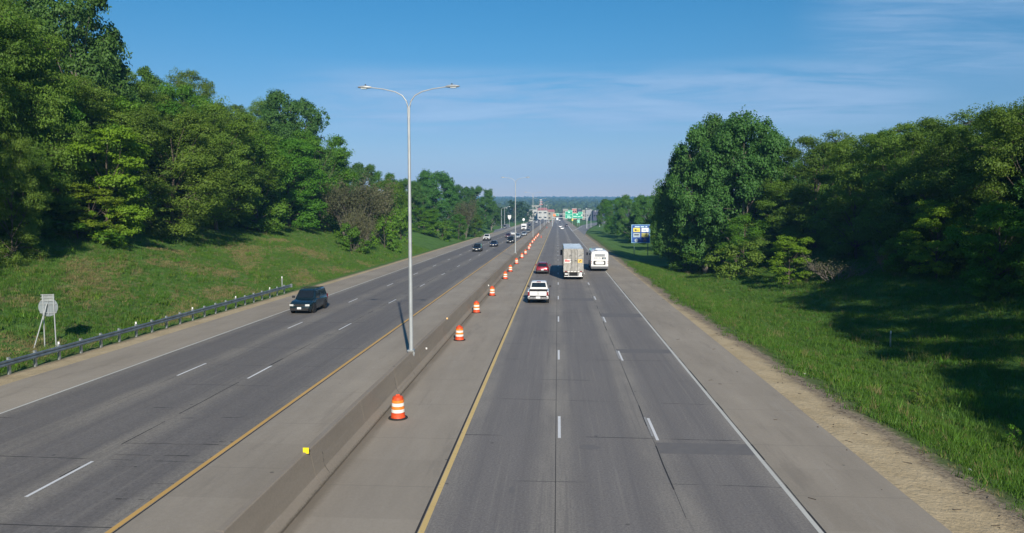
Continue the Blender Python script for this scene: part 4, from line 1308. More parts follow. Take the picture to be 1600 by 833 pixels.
def building(px0, px1, py_top, py_bot, Y, dep, wall, roof, label, storeys=2, cat='building', gable=False, name='building'):
    x0, x1 = at(px0, Y), at(px1, Y); x = (x0 + x1) / 2; w = x1 - x0
    zt_ = height_at(py_top, Y); z0 = gz(x, Y)
    h = max(zt_ - z0, 4)
    r = empty(name, (x, Y, z0), 0, label, cat)
    rh = h * .22 if gable else .6
    wl = MB().box((0, dep / 2, (h - rh) / 2), (w, dep, h - rh)).obj('wall', wall, r)
    if gable:
        MB().loft([[(-w / 2 - .5, -.6, h - rh), (-w / 2 + w * .08, dep / 2, h), (-w / 2 - .5, dep + .6, h - rh)], [(w / 2 + .5, -.6, h - rh), (w / 2 - w * .08, dep / 2, h), (w / 2 + .5, dep + .6, h - rh)]]).obj('roof', roof, r)
    else:
        MB().box((0, dep / 2, h - rh / 2), (w + .6, dep + .6, rh)).obj('roof', roof, r)
    nw = max(2, int(w / 5))
    wm = MB().box((0, 0, 0), (w / nw * .55, .1, 1.5)).mesh('window', M['glass'])
    hs = (h - rh) / storeys
    for s in range(storeys):
        for k in range(nw):
            link_mesh('window', wm, r, (-w / 2 + w * (k + .5) / nw, -.04, hs * (s + .5)))
    return r


building(840, 855.5, 324.6, 341, 900, 25, M['b_white'], M['b_pink'], 'white building with a broad salmon red roof straight beyond the traffic queue', 2, gable=True)
building(855.7, 866.5, 327.4, 341, 905, 18, M['b_tan'], M['b_pink'], 'lower wing with salmon roof to the right of the broad red roofed building', 2, gable=True)
building(826.6, 839.6, 327.2, 342, 930, 22, M['b_white'], M['b_grey'], 'long pale building left of the salmon red roof', 2)
building(824.6, 834, 331.2, 340, 760, 14, M['b_white'], M['b_white'], 'low white shed in front of the long pale building', 1)
building(831, 844, 320.9, 335, 1250, 30, M['b_tan'], M['b_white'], 'pale flat-roofed building higher up behind the salmon roof', 2)
building(850.5, 858.3, 321.3, 335, 1280, 30, M['b_grey'], M['b_white'], 'grey flat-roofed building behind and right of the tall red mast sign', 2)
building(822, 825.2, 321.6, 330, 1300, 25, M['b_grey'], M['b_white'], 'small pale green-grey block farthest left in the town', 1)
building(879.5, 887, 326.6, 338, 980, 25, M['b_tan'], M['b_white'], 'white-roofed building just left of the green overhead sign', 2)
building(893.8, 901, 325.6, 338, 1000, 25, M['b_pink'], M['b_white'], 'pinkish building showing above the green overhead sign', 2)
building(903.0, 907.4, 326.2, 338, 1000, 20, M['b_dark'], M['b_grey'], 'narrow dark blue block behind the right green sign', 2)
building(909.5, 917.5, 328.2, 338, 940, 25, M['b_tan'], M['b_white'], 'low white-roofed building right of the green signs', 1)
building(915.5, 925.0, 327.8, 341, 880, 22, M['b_grey'], M['b_white'], 'grey building with a white roof band behind the right lamp post', 1)
building(926.5, 935.5, 329.0, 341, 860, 24, M['b_dark'], M['b_dark'], 'dark blue-black warehouse before the right hand trees', 1)
building(935.0, 942.5, 330.6, 341, 780, 18, M['b_dark'], M['b_white'], 'low building with white front at the edge of the right hand trees', 1)
building(928.0, 943, 323.6, 332, 1400, 30, M['b_tan'], M['b_tan'], 'tan building higher up behind the dark warehouse', 1)

# tall mast sign and a water tower
Ym = 1150
xm = at(845.2, Ym); zm = gz(xm, Ym)
r = empty('mast_sign', (xm, Ym, zm), 0, 'tall red and white mast sign rising over the town', 'mast sign')
hm = height_at(311.5, Ym) - zm
MB().tube([(0, 0, 0), (0, 0, hm)], .6, 8).obj('mast', M['b_grey'], r, 40)
for k, (mt, w_, z_) in enumerate(((M['b_white'], 3.2, 0), (M['b_pink'], 4.0, 3.2), (M['b_white'], 2.2, 5.4), (M['b_pink'], 5.4, 7.2))):
    MB().box((0, -.7, hm - z_ - .8), (w_, .6, 1.5)).obj('sign_panel', mt, r)
Ym = 3600
xm = at(889.3, Ym); zm = gz(xm, Ym)
r = empty('water_tower', (xm, Ym, zm), 0, 'pale blue-white water tower on the far wooded horizon', 'water tower')
hm = height_at(309.8, Ym) - zm
rd = 1.9 / FPX * Ym
wtm = plain('water_tower_white', (.80, .86, .92), .4, 0, .04)
MB().lathe([(2.8, 0), (2.0, 3), (2.0, hm - rd * 2.2), (rd * .6, hm - rd * 1.6), (rd, hm - rd * .9), (rd * .92, hm - rd * .35), (rd * .5, hm - .6), (0, hm)], 20).obj('tank', wtm, r, 60)

# ------------------------------------------------------------------ trees
rng = np.random.default_rng(11)


def leaf_quads(centres, size, rng, flat=0.0, long=1.5, out=None):
    n = len(centres)
    nrm = rng.normal(size=(n, 3)); nrm[:, 2] = np.abs(nrm[:, 2]) * (1 + flat) + .15
    if out is not None: nrm = nrm * .62 + out
    nrm /= np.linalg.norm(nrm, axis=1)[:, None]
    t = np.cross(nrm, rng.normal(size=(n, 3))); t /= np.linalg.norm(t, axis=1)[:, None] + 1e-9
    b = np.cross(nrm, t)
    s = size * rng.uniform(.6, 1.3, size=(n, 1))
    v = np.stack([centres - t * s * long * .5, centres - b * s * .5, centres + t * s * long * .5, centres + b * s * .5], 1)
    return v.reshape(-1, 3)


def tube_np(pts, radii, k=5):
    vs = []; fs = []
    m = MB().tube(pts, radii, k, cap=False)
    return m


def make_tree(name, seed, H=16., W=12., n_lobes=14, clumps=26, leaves=50, leaf=.26, csize=.7, lobe_r=(1.5, 2.5), flat=.35, base=.2, squash=.75,
              leafmat=None, bark=None, lobe_h=None, top=1.0, trunk_r=.26, cf=.6, dome=.56, stray=.25, long=1.4, twig=True):
    rg = np.random.default_rng(seed); rr = random.Random(seed)
    lob = []
    for i in range(n_lobes):
        f = (i + .5) / n_lobes
        hh = base + (1 - base) * (f ** .85)
        env = math.sqrt(max(.05, 1 - ((hh - dome) / (1.08 - dome if hh > dome else dome * 1.15)) ** 2))
        rad = W / 2 * env * rr.uniform(.35, .80)
        th = i * 2.399 + rr.uniform(-.5, .5)
        lr = rr.uniform(*lobe_r) * (1 - .25 * f)
        z = H * hh - lr * .45
        lob.append((rad * math.cos(th), rad * math.sin(th), z, lr))
    lob = np.array(lob)
    cs = []; tone = []; cr = []
    tw = []
    for (x, y, z, lr) in lob:
        d = rg.normal(size=(clumps, 3)); d /= np.linalg.norm(d, axis=1)[:, None]
        out = np.array([x, y, (z - H * .5) * .5]); out /= np.linalg.norm(out) + 1e-6
        d = d + out * .45; d /= np.linalg.norm(d, axis=1)[:, None]
        rad = lr * (rg.uniform(.40, 1.08, size=(clumps, 1)) + rg.uniform(0, 1, size=(clumps, 1)) ** 5 * stray)
        c = np.array([x, y, z]) + d * rad * np.array([1.15, 1.15, squash])
        cs.append(c); tone.append(rg.uniform(0, 1, clumps)); cr.append(csize * rg.uniform(.6, 1.35, clumps))
        for q in range(0, clumps, 3): tw.append(((x, y, z), tuple(c[q])))
    cs = np.concatenate(cs); tone = np.concatenate(tone); cr = np.concatenate(cr)
    n = len(cs)
    off = rg.normal(size=(n, leaves, 3)); off /= np.linalg.norm(off, axis=2)[..., None]
    off *= rg.uniform(.0, 1, size=(n, leaves, 1)) ** .45
    off[..., 2] *= cf
    # the clump droops at its rim
    ctr = cs[:, None, :] + off * cr[:, None, None]
    ctr[..., 2] -= (off[..., 0] ** 2 + off[..., 1] ** 2) * cr[:, None] * .25
    ctr = ctr.reshape(-1, 3)
    tn = (tone[:, None] * .6 + rg.uniform(0, .4, size=(n, leaves))).reshape(-1)
    # leaves face away from the middle of their clump and of the crown
    od = (ctr - np.repeat(cs, leaves, 0)) / np.repeat(cr, leaves)[:, None]
    cc = np.repeat(np.repeat(lob[:, :3], clumps, 0), leaves, 0); oc = ctr - cc; oc /= np.linalg.norm(oc, axis=1)[:, None] + 1e-6
    v = leaf_quads(ctr, leaf, rg, flat, long, od * .5 + oc * .6)
    f = np.arange(len(v)).reshape(-1, 4)
    crown = np_mesh(name + '_crown', v, f, leafmat, False, tn)
    # trunk and limbs
    b = MB()
    pts = [(0, 0, -.5)]; x = y = 0
    hh = H * .78
    for k in range(1, 8):
        x += rr.uniform(-.03, .03) * H * .35; y += rr.uniform(-.03, .03) * H * .35
        pts.append((x, y, hh * k / 7))
    rads = [trunk_r * (1.25 if k == 0 else 1 - .82 * k / 7) for k in range(8)]
    b.tube(pts, rads, 8, cap=False)
    for (lx, ly, lz, lr) in lob:
        k = min(6, max(1, int((lz / hh) * 7 * .62)))
        s0 = Vector(pts[k]); e = Vector((lx, ly, lz))
        mid = s0.lerp(e, .5) + Vector((rr.uniform(-.3, .3), rr.uniform(-.3, .3), -.06 * (e - s0).length + rr.uniform(0, .5)))
        r0 = rads[k] * .5
        b.tube([s0, mid, e], [r0, r0 * .6, r0 * .28], 5, cap=False)
    if twig:
        for a_, c_ in tw:
            b.tube([a_, c_], [.035, .012], 3, cap=False)
    trunk = b.mesh(name + '_trunk', bark or M['bark'], 80)
    return trunk, crown, H, W


def make_brush(name, seed, H=9., W=8., stems=14, leafn=5200, leafmat=None, bark=None, spread=.5, leaf=.13):
    rg = np.random.default_rng(seed); rr = random.Random(seed)
    b = MB(); tips = []
    def grow(p, d, L, r_, lev):
        q = p + d * L
        b.tube([p, p.lerp(q, .5) + Vector((rr.uniform(-.05, .05), rr.uniform(-.05, .05), .02)) * L, q], [r_, r_ * .8, r_ * .55], 4 if lev < 2 else 3, cap=False)
        if lev >= 1: tips.append(tuple(q)); tips.append(tuple(p.lerp(q, .5)))
        if lev == 4: return
        for _ in range((3, 3, 3, 2)[lev]):
            nd = (d + Vector((rr.uniform(-1, 1), rr.uniform(-1, 1), rr.uniform(-.35, .75))) * .62).normalized()
            grow(p.lerp(q, rr.uniform(.45, 1)), nd, L * rr.uniform(.55, .78), r_ * .55, lev + 1)
    for i in range(stems):
        th = i * 2.4; tilt = rr.uniform(.05, spread)
        d = Vector((math.cos(th) * tilt, math.sin(th) * tilt, 1)).normalized()
        grow(Vector((math.cos(th) * W * .09, math.sin(th) * W * .09, -.2)), d, H * rr.uniform(.28, .42), .055, 0)
    tips = np.array(tips)
    c = tips[rg.integers(0, len(tips), leafn)] + rg.normal(size=(leafn, 3)) * .35
    c[:, 2] = np.maximum(c[:, 2], .1)
    v = leaf_quads(c, leaf, rg, .2)
    crown = np_mesh(name + '_crown', v, np.arange(len(v)).reshape(-1, 4), leafmat, False, rg.uniform(0, 1, leafn))
    return b.mesh(name + '_trunk', bark or M['bark_grey']), crown, H, W


SP = {}
SP['cotton'] = [make_tree('cottonwood_a', s, 18, 15, 22, 34, 66, .22, .84, (1.8, 2.8), .2, .24, .9, M['leaf_cotton'], M['bark_grey'], trunk_r=.42, cf=.8, dome=.6) for s in (1, 2, 3)]
SP['locust'] = [make_tree('locust_a', s, 15, 12, 26, 28, 78, .105, .98, (1.3, 2.3), .5, .13, .62, M['leaf_locust'], M['bark'], trunk_r=.2, cf=.42, long=2.1, stray=.75) for s in (4, 5, 6, 7)]
SP['maple'] = [make_tree('maple_a', s, 13, 10, 20, 28, 62, .15, .74, (1.2, 2.0), .3, .10, .8, M['leaf_maple'], M['bark'], trunk_r=.2, cf=.6) for s in (8, 9, 10)]
SP['bright'] = [make_tree('bright_a', s, 9, 7, 18, 24, 60, .11, .48, (.8, 1.4), .5, .08, .6, M['leaf_bright'], M['bark'], trunk_r=.13, cf=.45, long=1.9) for s in (12, 13)]
SP['shrub'] = [make_tree('shrub_a', s, 3.4, 4.6, 10, 16, 36, .14, .42, (.6, .95), .4, .12, .8, M['leaf_maple'] if s % 2 else M['leaf_locust'], M['bark'], trunk_r=.06, cf=.6) for s in (15, 16, 17)]
SP['brown'] = [make_brush('brush_a', s, 9, 8, 17, 10500, M['leaf_brown'], M['bark_grey'], leaf=.16) for s in (20, 21)]
SP['deadbush'] = [make_brush('dead_bush_a', 23, 3.6, 4, 10, 900, M['leaf_brown'], M['bark_grey'], .9, .10)]
SP['low'] = [make_tree('low_tree_a', s, 14, 12, 11, 15, 26, .42, 1.0, (1.8, 2.8), .3, .12, .85, M['leaf_far'], M['bark'], trunk_r=.3, cf=.7, twig=False) for s in (30, 31, 32)]
NAMES = dict(cotton='cottonwood_tree', locust='locust_tree', maple='maple_tree', bright='young_tree', shrub='shrub', brown='bare_brush_tree', deadbush='dead_bush', low='broadleaf_tree')
CATS = dict(shrub='shrub', deadbush='bush')
trr = random.Random(77)


def tree(kind, x, y, H, W, label, group=None, var=None, rot=None, sink=.3):
    T = SP[kind]; tm, cm, h0, w0 = T[(var if var is not None else trr.randrange(len(T))) % len(T)]
    r = empty(NAMES[kind], (x, y, gz(x, y) - sink), trr.uniform(0, 6.28) if rot is None else rot, label, CATS.get(kind, 'tree'), group)
    r.scale = (W / w0, W / w0, H / h0)
    link_mesh('trunk', tm, r)
    link_mesh('crown', cm, r)
    return r


def ptree(kind, px, Y, top, wpx, label, group=None, var=None, base_drop=0):
    """a tree whose crown centre stands at column px, Y metres away, reaching up to row top"""
    x = at(px, Y); z0 = gz(x, Y)
    H = max(2.0, height_at(top, Y) - z0 + .3)
    return tree(kind, x, Y, H, wpx / FPX * Y * 1.08, label, group, var)


KW = dict(locust='feathery olive tree', maple='mid green leafy tree', cotton='dark large-leaved tree')

# ---- left bank, front row
ptree('bright', 168, 71, 188, 150, 'bright yellow-green tree at the front of the left woods, tallest bright one', None, 0)
ptree('bright', 140, 69, 285, 110, 'bright yellow-green small tree low on the left bank, below the taller bright one', None, 1)
ptree('shrub', 120, 67, 345, 120, 'leafy shrub at the foot of the bright trees on the left bank')
ptree('locust', 268, 86, 165, 190, 'feathery olive tree with visible forked trunk, right of the bright tree', None, 0)
ptree('locust', 338, 99, 160, 150, 'feathery olive tree on the left bank, second right of the bright tree', None, 1)
ptree('maple', 402, 112, 205, 110, 'dark round tree on the left bank between the feathery trees and the tall green ones', None, 0)
ptree('maple', 452, 124, 215, 120, 'mid green tree on the left bank beneath the tall cottonwood', None, 1)
ptree('maple', 500, 139, 205, 100, 'fresh green tree at the right end of the tall left woods', None, 2)
ptree('cotton', 455, 155, 146, 112, 'tall cottonwood whose crown stands up above the left woods skyline', None, 1)
ptree('cotton', 515, 160, 232, 80, 'broad green tree sloping down to the right end of the left woods', None, 0)
ptree('cotton', 128, 92, -30, 175, 'tallest cottonwood at the top left with a rounded crown against the sky', None, 2)
ptree('locust', 40, 66, 20, 170, 'dark feathery tree at the far left edge, tall', None, 2)
ptree('locust', -40, 60, -40, 200, 'dark tree cut by the left edge of the view', None, 3)
ptree('locust', 34, 60, 225, 84, 'dark feathery tree at far left, low over the bank before the house', None, 3)
ptree('locust', 15, 56, 205, 90, 'low dark feathery tree at the left edge above the bank', None, 1)
ptree('brown', 545, 134, 262, 78, 'grey-brown half-bare tree at the end of the left woods, leftmost of the bare ones', None, 0)
ptree('brown', 582, 142, 270, 78, 'grey-brown half-bare tree overhanging the grassy bank left of the nearest lamp', None, 1)
ptree('brown', 560, 126, 318, 50, 'low brown brush drooping onto the grass before the half-bare trees')
ptree('cotton', 566, 185, 256, 60, 'dark green tree behind the half-bare trees, left one', None, 1)
ptree('maple', 600, 196, 268, 54, 'leafy tree behind the half-bare trees, right one', None, 2)
ptree('cotton', 636, 215, 281, 50, 'dark tree just behind the nearest lamp post', None, 2)
ptree('cotton', 722, 285, 291, 40, 'dark tree filling the gap between the two far left cottonwoods', None, 1)
ptree('shrub', 548, 124, 350, 50, 'dark green shrub at the foot of the half-bare brown trees')
ptree('shrub', 600, 140, 335, 46, 'green shrub right of the half-bare brown trees')
ptree('maple', 612, 168, 282, 62, 'green tree right behind the half-bare trees, left of the nearest lamp', None, 0)
ptree('shrub', 626, 165, 318, 40, 'shrub with pale sprays just left of the nearest lamp')
ptree('cotton', 683, 235, 268, 82, 'large dark green cottonwood right of the nearest lamp', None, 0)
ptree('cotton', 655, 228, 285, 48, 'smaller dark tree tucked against the cottonwood behind the nearest lamp', None, 1)
ptree('maple', 662, 205, 325, 60, 'low green tree on the bank under the cottonwood right of the nearest lamp', None, 1)
ptree('shrub', 690, 205, 345, 44, 'shrub under the cottonwood on the middle left bank')
ptree('brown', 724, 236, 304, 40, 'brownish half-bare tree between the two dark cottonwoods')
ptree('maple', 716, 222, 335, 30, 'small rounded green tree nearest the road on the middle left bank')
ptree('maple', 742, 250, 335, 28, 'low green tree right of the brownish one on the middle left bank')
ptree('cotton', 748, 300, 293, 50, 'dark cottonwood last in the row of the left side trees', None, 2)
ptree('cotton', 768, 340, 318, 30, 'lower dark tree closing the left row toward the ramp')
ptree('low', 803, 640, 313, 34, 'rounded dark tree mass behind the second median lamp, left', 'far trees left of the town', 0)
ptree('low', 818, 680, 316, 26, 'rounded dark tree behind the second median lamp, right', 'far trees left of the town', 1)
for px, Y, top in ((785, 560, 325), (795, 700, 322), (810, 760, 323), (826, 720, 327), (776, 430, 322), (782, 470, 330)):
    ptree('low', px, Y, top, 20, '@far trees behind the entrance ramp@small rounded tree', 'far broadleaf trees behind the entrance ramp')

# ---- left bank, the mass behind the front row
profL = [(-60, -60), (0, -40), (40, -10), (190, 92), (215, 86), (240, 100), (300, 108), (340, 122), (352, 150), (370, 152), (400, 152), (430, 160), (500, 185), (520, 212), (545, 250), (600, 276), (630, 285)]
xsL, ysL = zip(*profL)
flat_i = 0
for row, (x0, gap) in enumerate(((-50, 40), (-60, 44), (-74, 50))):
    px = -70 + row * 13
    while px < 560 - row * 30:
        ray = (871 - px) / FPX
        Y = -x0 / ray + trr.uniform(-3, 3)
        if Y < 230:
            t0 = float(np.interp(px, xsL, ysL))
            top = t0 + (60, 26, 3)[row] + trr.uniform(-6, 14)
            if not (58 < px < 118 and row < 2):
                kd = trr.choice(('locust', 'locust', 'maple', 'cotton') if row else ('locust', 'locust', 'locust', 'maple'))
                ptree(kd, px, Y, top, min(150, 11.5 / Y * FPX), f'@{("front", "middle", "back")[row]} rank of the left woods@' + KW[kd], 'trees within the dense woods on the left bank')
        px += gap * trr.uniform(.8, 1.2)
# undergrowth of the left woods
for i in range(26):
    px = trr.uniform(-20, 520); x0 = trr.uniform(-53, -46.5)
    Y = -x0 / ((871 - px) / FPX)
    if Y > 170: continue
    tree('shrub', at(px, Y), Y, trr.uniform(2.0, 4.2), trr.uniform(3.5, 5.5), '@undergrowth at the foot of the left woods@leafy shrub', 'undergrowth shrubs at the foot of the left woods')

# ---- right side
ptree('cotton', 1162, 118, 186, 140, 'largest cottonwood on the right, its crown highest against the sky', None, 0)
ptree('cotton', 1104, 122, 203, 108, 'wide dark cottonwood on the right, left half of the big pair', None, 2)
ptree('cotton', 1130, 126, 192, 130, 'middle crown of the big right cottonwood group, dark and dense', None, 1)
ptree('cotton', 1050, 130, 290, 66, 'low rounded crown at the left foot of the big right cottonwoods', None, 0)
ptree('cotton', 1072, 128, 244, 84, 'lower crown bulging left from the big right cottonwoods', None, 1)
ptree('cotton', 1206, 130, 216, 84, 'cottonwood crown leaning right behind the largest one', None, 0)
ptree('locust', 1275, 112, 212, 130, 'feathery tree right of the big cottonwoods, peaked crown', None, 0)
ptree('locust', 1225, 112, 285, 110, 'feathery olive tree in front of the gap right of the big cottonwoods', None, 1)
ptree('locust', 1340, 98, 214, 120, 'feathery tree, second right of the big cottonwoods', None, 2)
ptree('locust', 1400, 90, 196, 130, 'tall feathery tree over the middle of the right slope', None, 3)
ptree('locust', 1470, 80, 184, 150, 'tall feathery tree with dark forked trunk on the right slope', None, 0)
ptree('locust', 1550, 72, 172, 150, 'tall feathery tree near the right edge', None, 1)
ptree('locust', 1620, 66, 160, 170, 'tall dark tree cut by the right edge', None, 2)
ptree('maple', 1100, 124, 330, 100, 'green tree low in front of the big cottonwoods, left', None, 1)
ptree('maple', 1165, 112, 335, 74, 'green tree low in front of the big cottonwoods, right', None, 2)
ptree('bright', 1236, 91, 366, 74, 'small bright green tree standing alone on the right grass slope', None, 0)
ptree('shrub', 1152, 104, 378, 76, 'green shrub left of the small bright tree on the right slope')
ptree('deadbush', 1312, 84, 386, 84, 'grey-brown dead bush on the right grass slope', None, 0)
ptree('deadbush', 1392, 80, 366, 40, 'bare dead sapling in the shade on the right slope', None, 0)
ptree('bright', 1468, 72, 312, 90, 'yellow-green tree catching light in the dark right woods', None, 1)
ptree('shrub', 1440, 76, 375, 90, 'dark shrub under the yellow-green tree on the right')
ptree('maple', 1560, 62, 320, 120, 'dark tree low at the right edge of the view', None, 0)
ptree('brown', 1060, 150, 320, 40, 'brownish thin tree between the far trees and the big right cottonwoods')
for px, Y, top, w, kd in ((1040, 185, 304, 50, 'maple'), (1012, 230, 306, 52, 'cotton'), (985, 270, 307, 46, 'cotton'), (962, 310, 310, 40, 'maple'), (947, 350, 312, 30, 'cotton'), (1050, 155, 335, 50, 'maple'), (1022, 195, 335, 44, 'maple'), (995, 240, 336, 36, 'maple'), (970, 290, 338, 32, 'maple')):
    ptree(kd, px, Y, top, w, f'@{"tall trees" if top < 320 else "low trees"} beyond the blue sign@green tree', 'trees of the far right row beside the blue sign')
profR = [(1040, 300), (1060, 262), (1100, 240), (1150, 226), (1215, 240), (1240, 236), (1270, 226), (1300, 212), (1330, 216), (1400, 200), (1500, 182), (1600, 168), (1700, 150)]
xsR, ysR = zip(*profR)
for row, (x0, gap) in enumerate(((46, 46), (58, 50), (72, 56))):
    px = 1050 + row * 17
    while px < 1720:
        ray = (px - 871) / FPX
        Y = x0 / ray
        if Y < 240:
            top = float(np.interp(px, xsR, ysR)) + (70, 30, 4)[row] + trr.uniform(-4, 16)
            kd = trr.choice(('locust', 'locust', 'maple', 'cotton') if px > 1230 else ('cotton', 'maple', 'cotton'))
            ptree(kd, px, Y, top, min(150, 11.5 / Y * FPX), f'@{("front", "middle", "back")[row]} rank of the right woods@' + KW[kd], 'trees within the dense woods on the right slope')
        px += gap * trr.uniform(.8, 1.2)
for i in range(34):
    px = trr.uniform(1050, 1640); x0 = trr.uniform(37, 47)
    Y = x0 / ((px - 871) / FPX)
    if Y > 170: continue
    tree('shrub', at(px, Y), Y, trr.uniform(2.0, 4.4), trr.uniform(3.5, 6), '@undergrowth at the foot of the right woods@leafy shrub', 'undergrowth shrubs at the foot of the right woods')
# woods that go on beside and behind the viewer, above the right slope
for (x, y, h, w) in ((28.5, -7, 15, 11), (30.5, 2, 16, 11), (31.5, 10, 15, 11), (32, 21, 15, 10), (34, 31, 15, 10), (35.5, 42, 17.5, 11), (39.5, 50, 15, 11), (45, 10, 17, 13), (47, 22, 15, 13), (49, 35, 15, 13), (51, 46, 14, 12), (40, -8, 17, 13), (52, -2, 18, 14), (60, 28, 17, 13), (35, -18, 16, 12)):
    tree(trr.choice(('locust', 'maple')), x, y, h, w, '@trees on the right slope beside the overpass@leafy tree', 'trees on the slope beside the overpass, right')
for (x, y, h, w) in ((-41, 14, 20, 12), (-43, 25, 20, 11), (-44, 35, 20, 11), (-45, 44, 18, 10), (-42, 0, 20, 13), (-50, 38, 19, 12), (-58, 44, 19, 13), (-60, 28, 18, 13), (-55, 5, 18, 13)):
    tree(trr.choice(('locust', 'maple')), x, y, h, w, '@trees on the left bank beside the overpass@leafy tree', 'trees on the bank beside the overpass, left')

# white house glimpsed through the left woods
hx, hy = at(96, 84), 84
hz = gz(hx, hy)
r = empty('house', (hx, hy, hz - .3), R(-32), 'white house half hidden among the dark trees of the left bank', 'house')
MB().box((0, 4, 2), (12, 8, 4)).obj('wall', plain('house_white', (.75, .75, .73), .7), r)
MB().loft([[(-6.5, -.6, 4.0), (-6.5, 4, 6.2), (-6.5, 8.6, 4.0)], [(6.5, -.6, 4.0), (6.5, 4, 6.2), (6.5, 8.6, 4.0)]]).obj('roof', plain('house_roof', (.08, .08, .09), .8), r)
for q in (-4, -1.3, 1.4, 4.1):
    w_ = MB().box((q, -.04, 2.2), (1.2, .1, 1.3)).obj('window', M['glass'], r)

# ------------------------------------------------------------------ far woods: one mass
def ico():
    bm_ = __import__('bmesh').new(); __import__('bmesh').ops.create_icosphere(bm_, subdivisions=2, radius=1)
    v = np.array([q.co[:] for q in bm_.verts]); f = np.array([[l.index for l in q.verts] for q in bm_.faces]); bm_.free()
    return v, f
iv, if_ = ico()
N = 5200
rg = np.random.default_rng(3)
Yf = 560 + 4200 * rg.uniform(0, 1, N) ** 1.25
Xf = rg.uniform(-.40, .40, N) * Yf
keep = ~((np.abs(Xf + 6) < 75 + (Yf - 560) * .02) & (Yf < 1020)) & ~((Xf > -75) & (Xf < 90) & (Yf < 1500) & (rg.uniform(size=N) < .45))
Xf, Yf = Xf[keep], Yf[keep]; n = len(Xf)
Rd = rg.uniform(5, 9, n) * (1 + (Yf > 2200) * .5); Hd = rg.uniform(6, 10, n)
Zf = ground_z(Xf, Yf)
ff_ = smooth(4200, 5200, Yf); Zf = Zf * (1 - ff_) + ff_ * 99.4
jit = 1 + rg.normal(size=(n, len(iv), 1)) * .16
V = iv[None] * jit * np.stack([Rd, Rd, Hd], -1)[:, None, :] + np.stack([Xf, Yf, Zf + Hd * .75], -1)[:, None, :]
F = (if_[None] + (np.arange(n) * len(iv))[:, None, None]).reshape(-1, 3)
fm_, g, bs = new_mat('far_woods_foliage')
pos = g.node('ShaderNodeNewGeometry').outputs['Position']
tn = g.node('ShaderNodeAttribute', attribute_name='tone').outputs['Fac']
nz = g.noise(pos, .35, 4, .7)
g.put(bs.inputs['Base Color'], g.mix(g.lin(nz, .35, .65), (.025, .05, .018), g.mix(tn, (.055, .10, .03), (.075, .12, .045))))
bs.inputs['Roughness'].default_value = .9
bump(g, bs, nz, 1.0, 1.2)
fw = link_mesh('far_woods', np_mesh('far_woods', V.reshape(-1, 3), F, fm_, False, np.repeat(rg.uniform(0, 1, n), len(if_))))
tag(fw, kind='stuff')

# ------------------------------------------------------------------ grass, weeds and litter
def tuft_mesh(name, seed, blades, h, spread, w, mat):
    rg = np.random.default_rng(seed)
    vs = []
    for _ in range(blades):
        a = rg.uniform(0, 6.28); p = rg.normal(size=2) * spread
        hh = h * rg.uniform(.5, 1.1); lean = rg.normal(size=2) * hh * .35
        dx_, dy_ = math.cos(a) * w / 2, math.sin(a) * w / 2
        vs += [(p[0] - dx_, p[1] - dy_, 0), (p[0] + dx_, p[1] + dy_, 0), (p[0] + lean[0], p[1] + lean[1], hh)]
    v = np.array(vs)
    return np_mesh(name, v, np.arange(len(v)).reshape(-1, 3), mat, False, rg.uniform(0, 1, blades))


M['grass'] = leaf_mat('grass_blades', (.060, .145, .018), (.125, .25, .034), (.10, .19, .024), .35)
M['grass_dry'] = leaf_mat('dry_grass_blades', (.20, .17, .07), (.30, .25, .12), (.22, .2, .08), .2)


def scatter(name, pts, meshes, smin, smax, seed):
    """one object: points with a grass tuft on each, through geometry nodes"""
    me = bpy.data.meshes.new(name)
    me.vertices.add(len(pts)); me.vertices.foreach_set('co', np.asarray(pts, np.float32).ravel())
    o = link_mesh(name, me)
    ng = bpy.data.node_groups.new(name, 'GeometryNodeTree')
    ng.interface.new_socket('Geometry', in_out='INPUT', socket_type='NodeSocketGeometry')
    ng.interface.new_socket('Geometry', in_out='OUTPUT', socket_type='NodeSocketGeometry')
    N_ = ng.nodes; L_ = ng.links
    gi, go = N_.new('NodeGroupInput'), N_.new('NodeGroupOutput')
    col = bpy.data.collections.new(name + '_tufts')
    for k, mm in enumerate(meshes):
        t = bpy.data.objects.new('tuft', mm); col.objects.link(t)
    ci = N_.new('GeometryNodeCollectionInfo'); ci.inputs[0].default_value = col
    ci.inputs['Separate Children'].default_value = True; ci.inputs['Reset Children'].default_value = True
    ip = N_.new('GeometryNodeInstanceOnPoints')
    ip.inputs['Pick Instance'].default_value = True
    ri = N_.new('FunctionNodeRandomValue'); ri.data_type = 'INT'; ri.inputs[4].default_value = 0; ri.inputs[5].default_value = len(meshes) - 1; ri.inputs['Seed'].default_value = seed
    rv = N_.new('FunctionNodeRandomValue'); rv.data_type = 'FLOAT_VECTOR'; rv.inputs[0].default_value = (-.15, -.15, 0); rv.inputs[1].default_value = (.15, .15, 6.28)
    rs = N_.new('FunctionNodeRandomValue'); rs.data_type = 'FLOAT'; rs.inputs[2].default_value = smin; rs.inputs[3].default_value = smax
    L_.new(gi.outputs[0], ip.inputs['Points']); L_.new(ci.outputs[0], ip.inputs['Instance'])
    L_.new(ri.outputs[2], ip.inputs['Instance Index']); L_.new(rv.outputs[0], ip.inputs['Rotation']); L_.new(rs.outputs[1], ip.inputs['Scale'])
    L_.new(ip.outputs[0], go.inputs[0])
    mod = o.modifiers.new('tufts', 'NODES'); mod.node_group = ng
    return tag(o, kind='stuff')


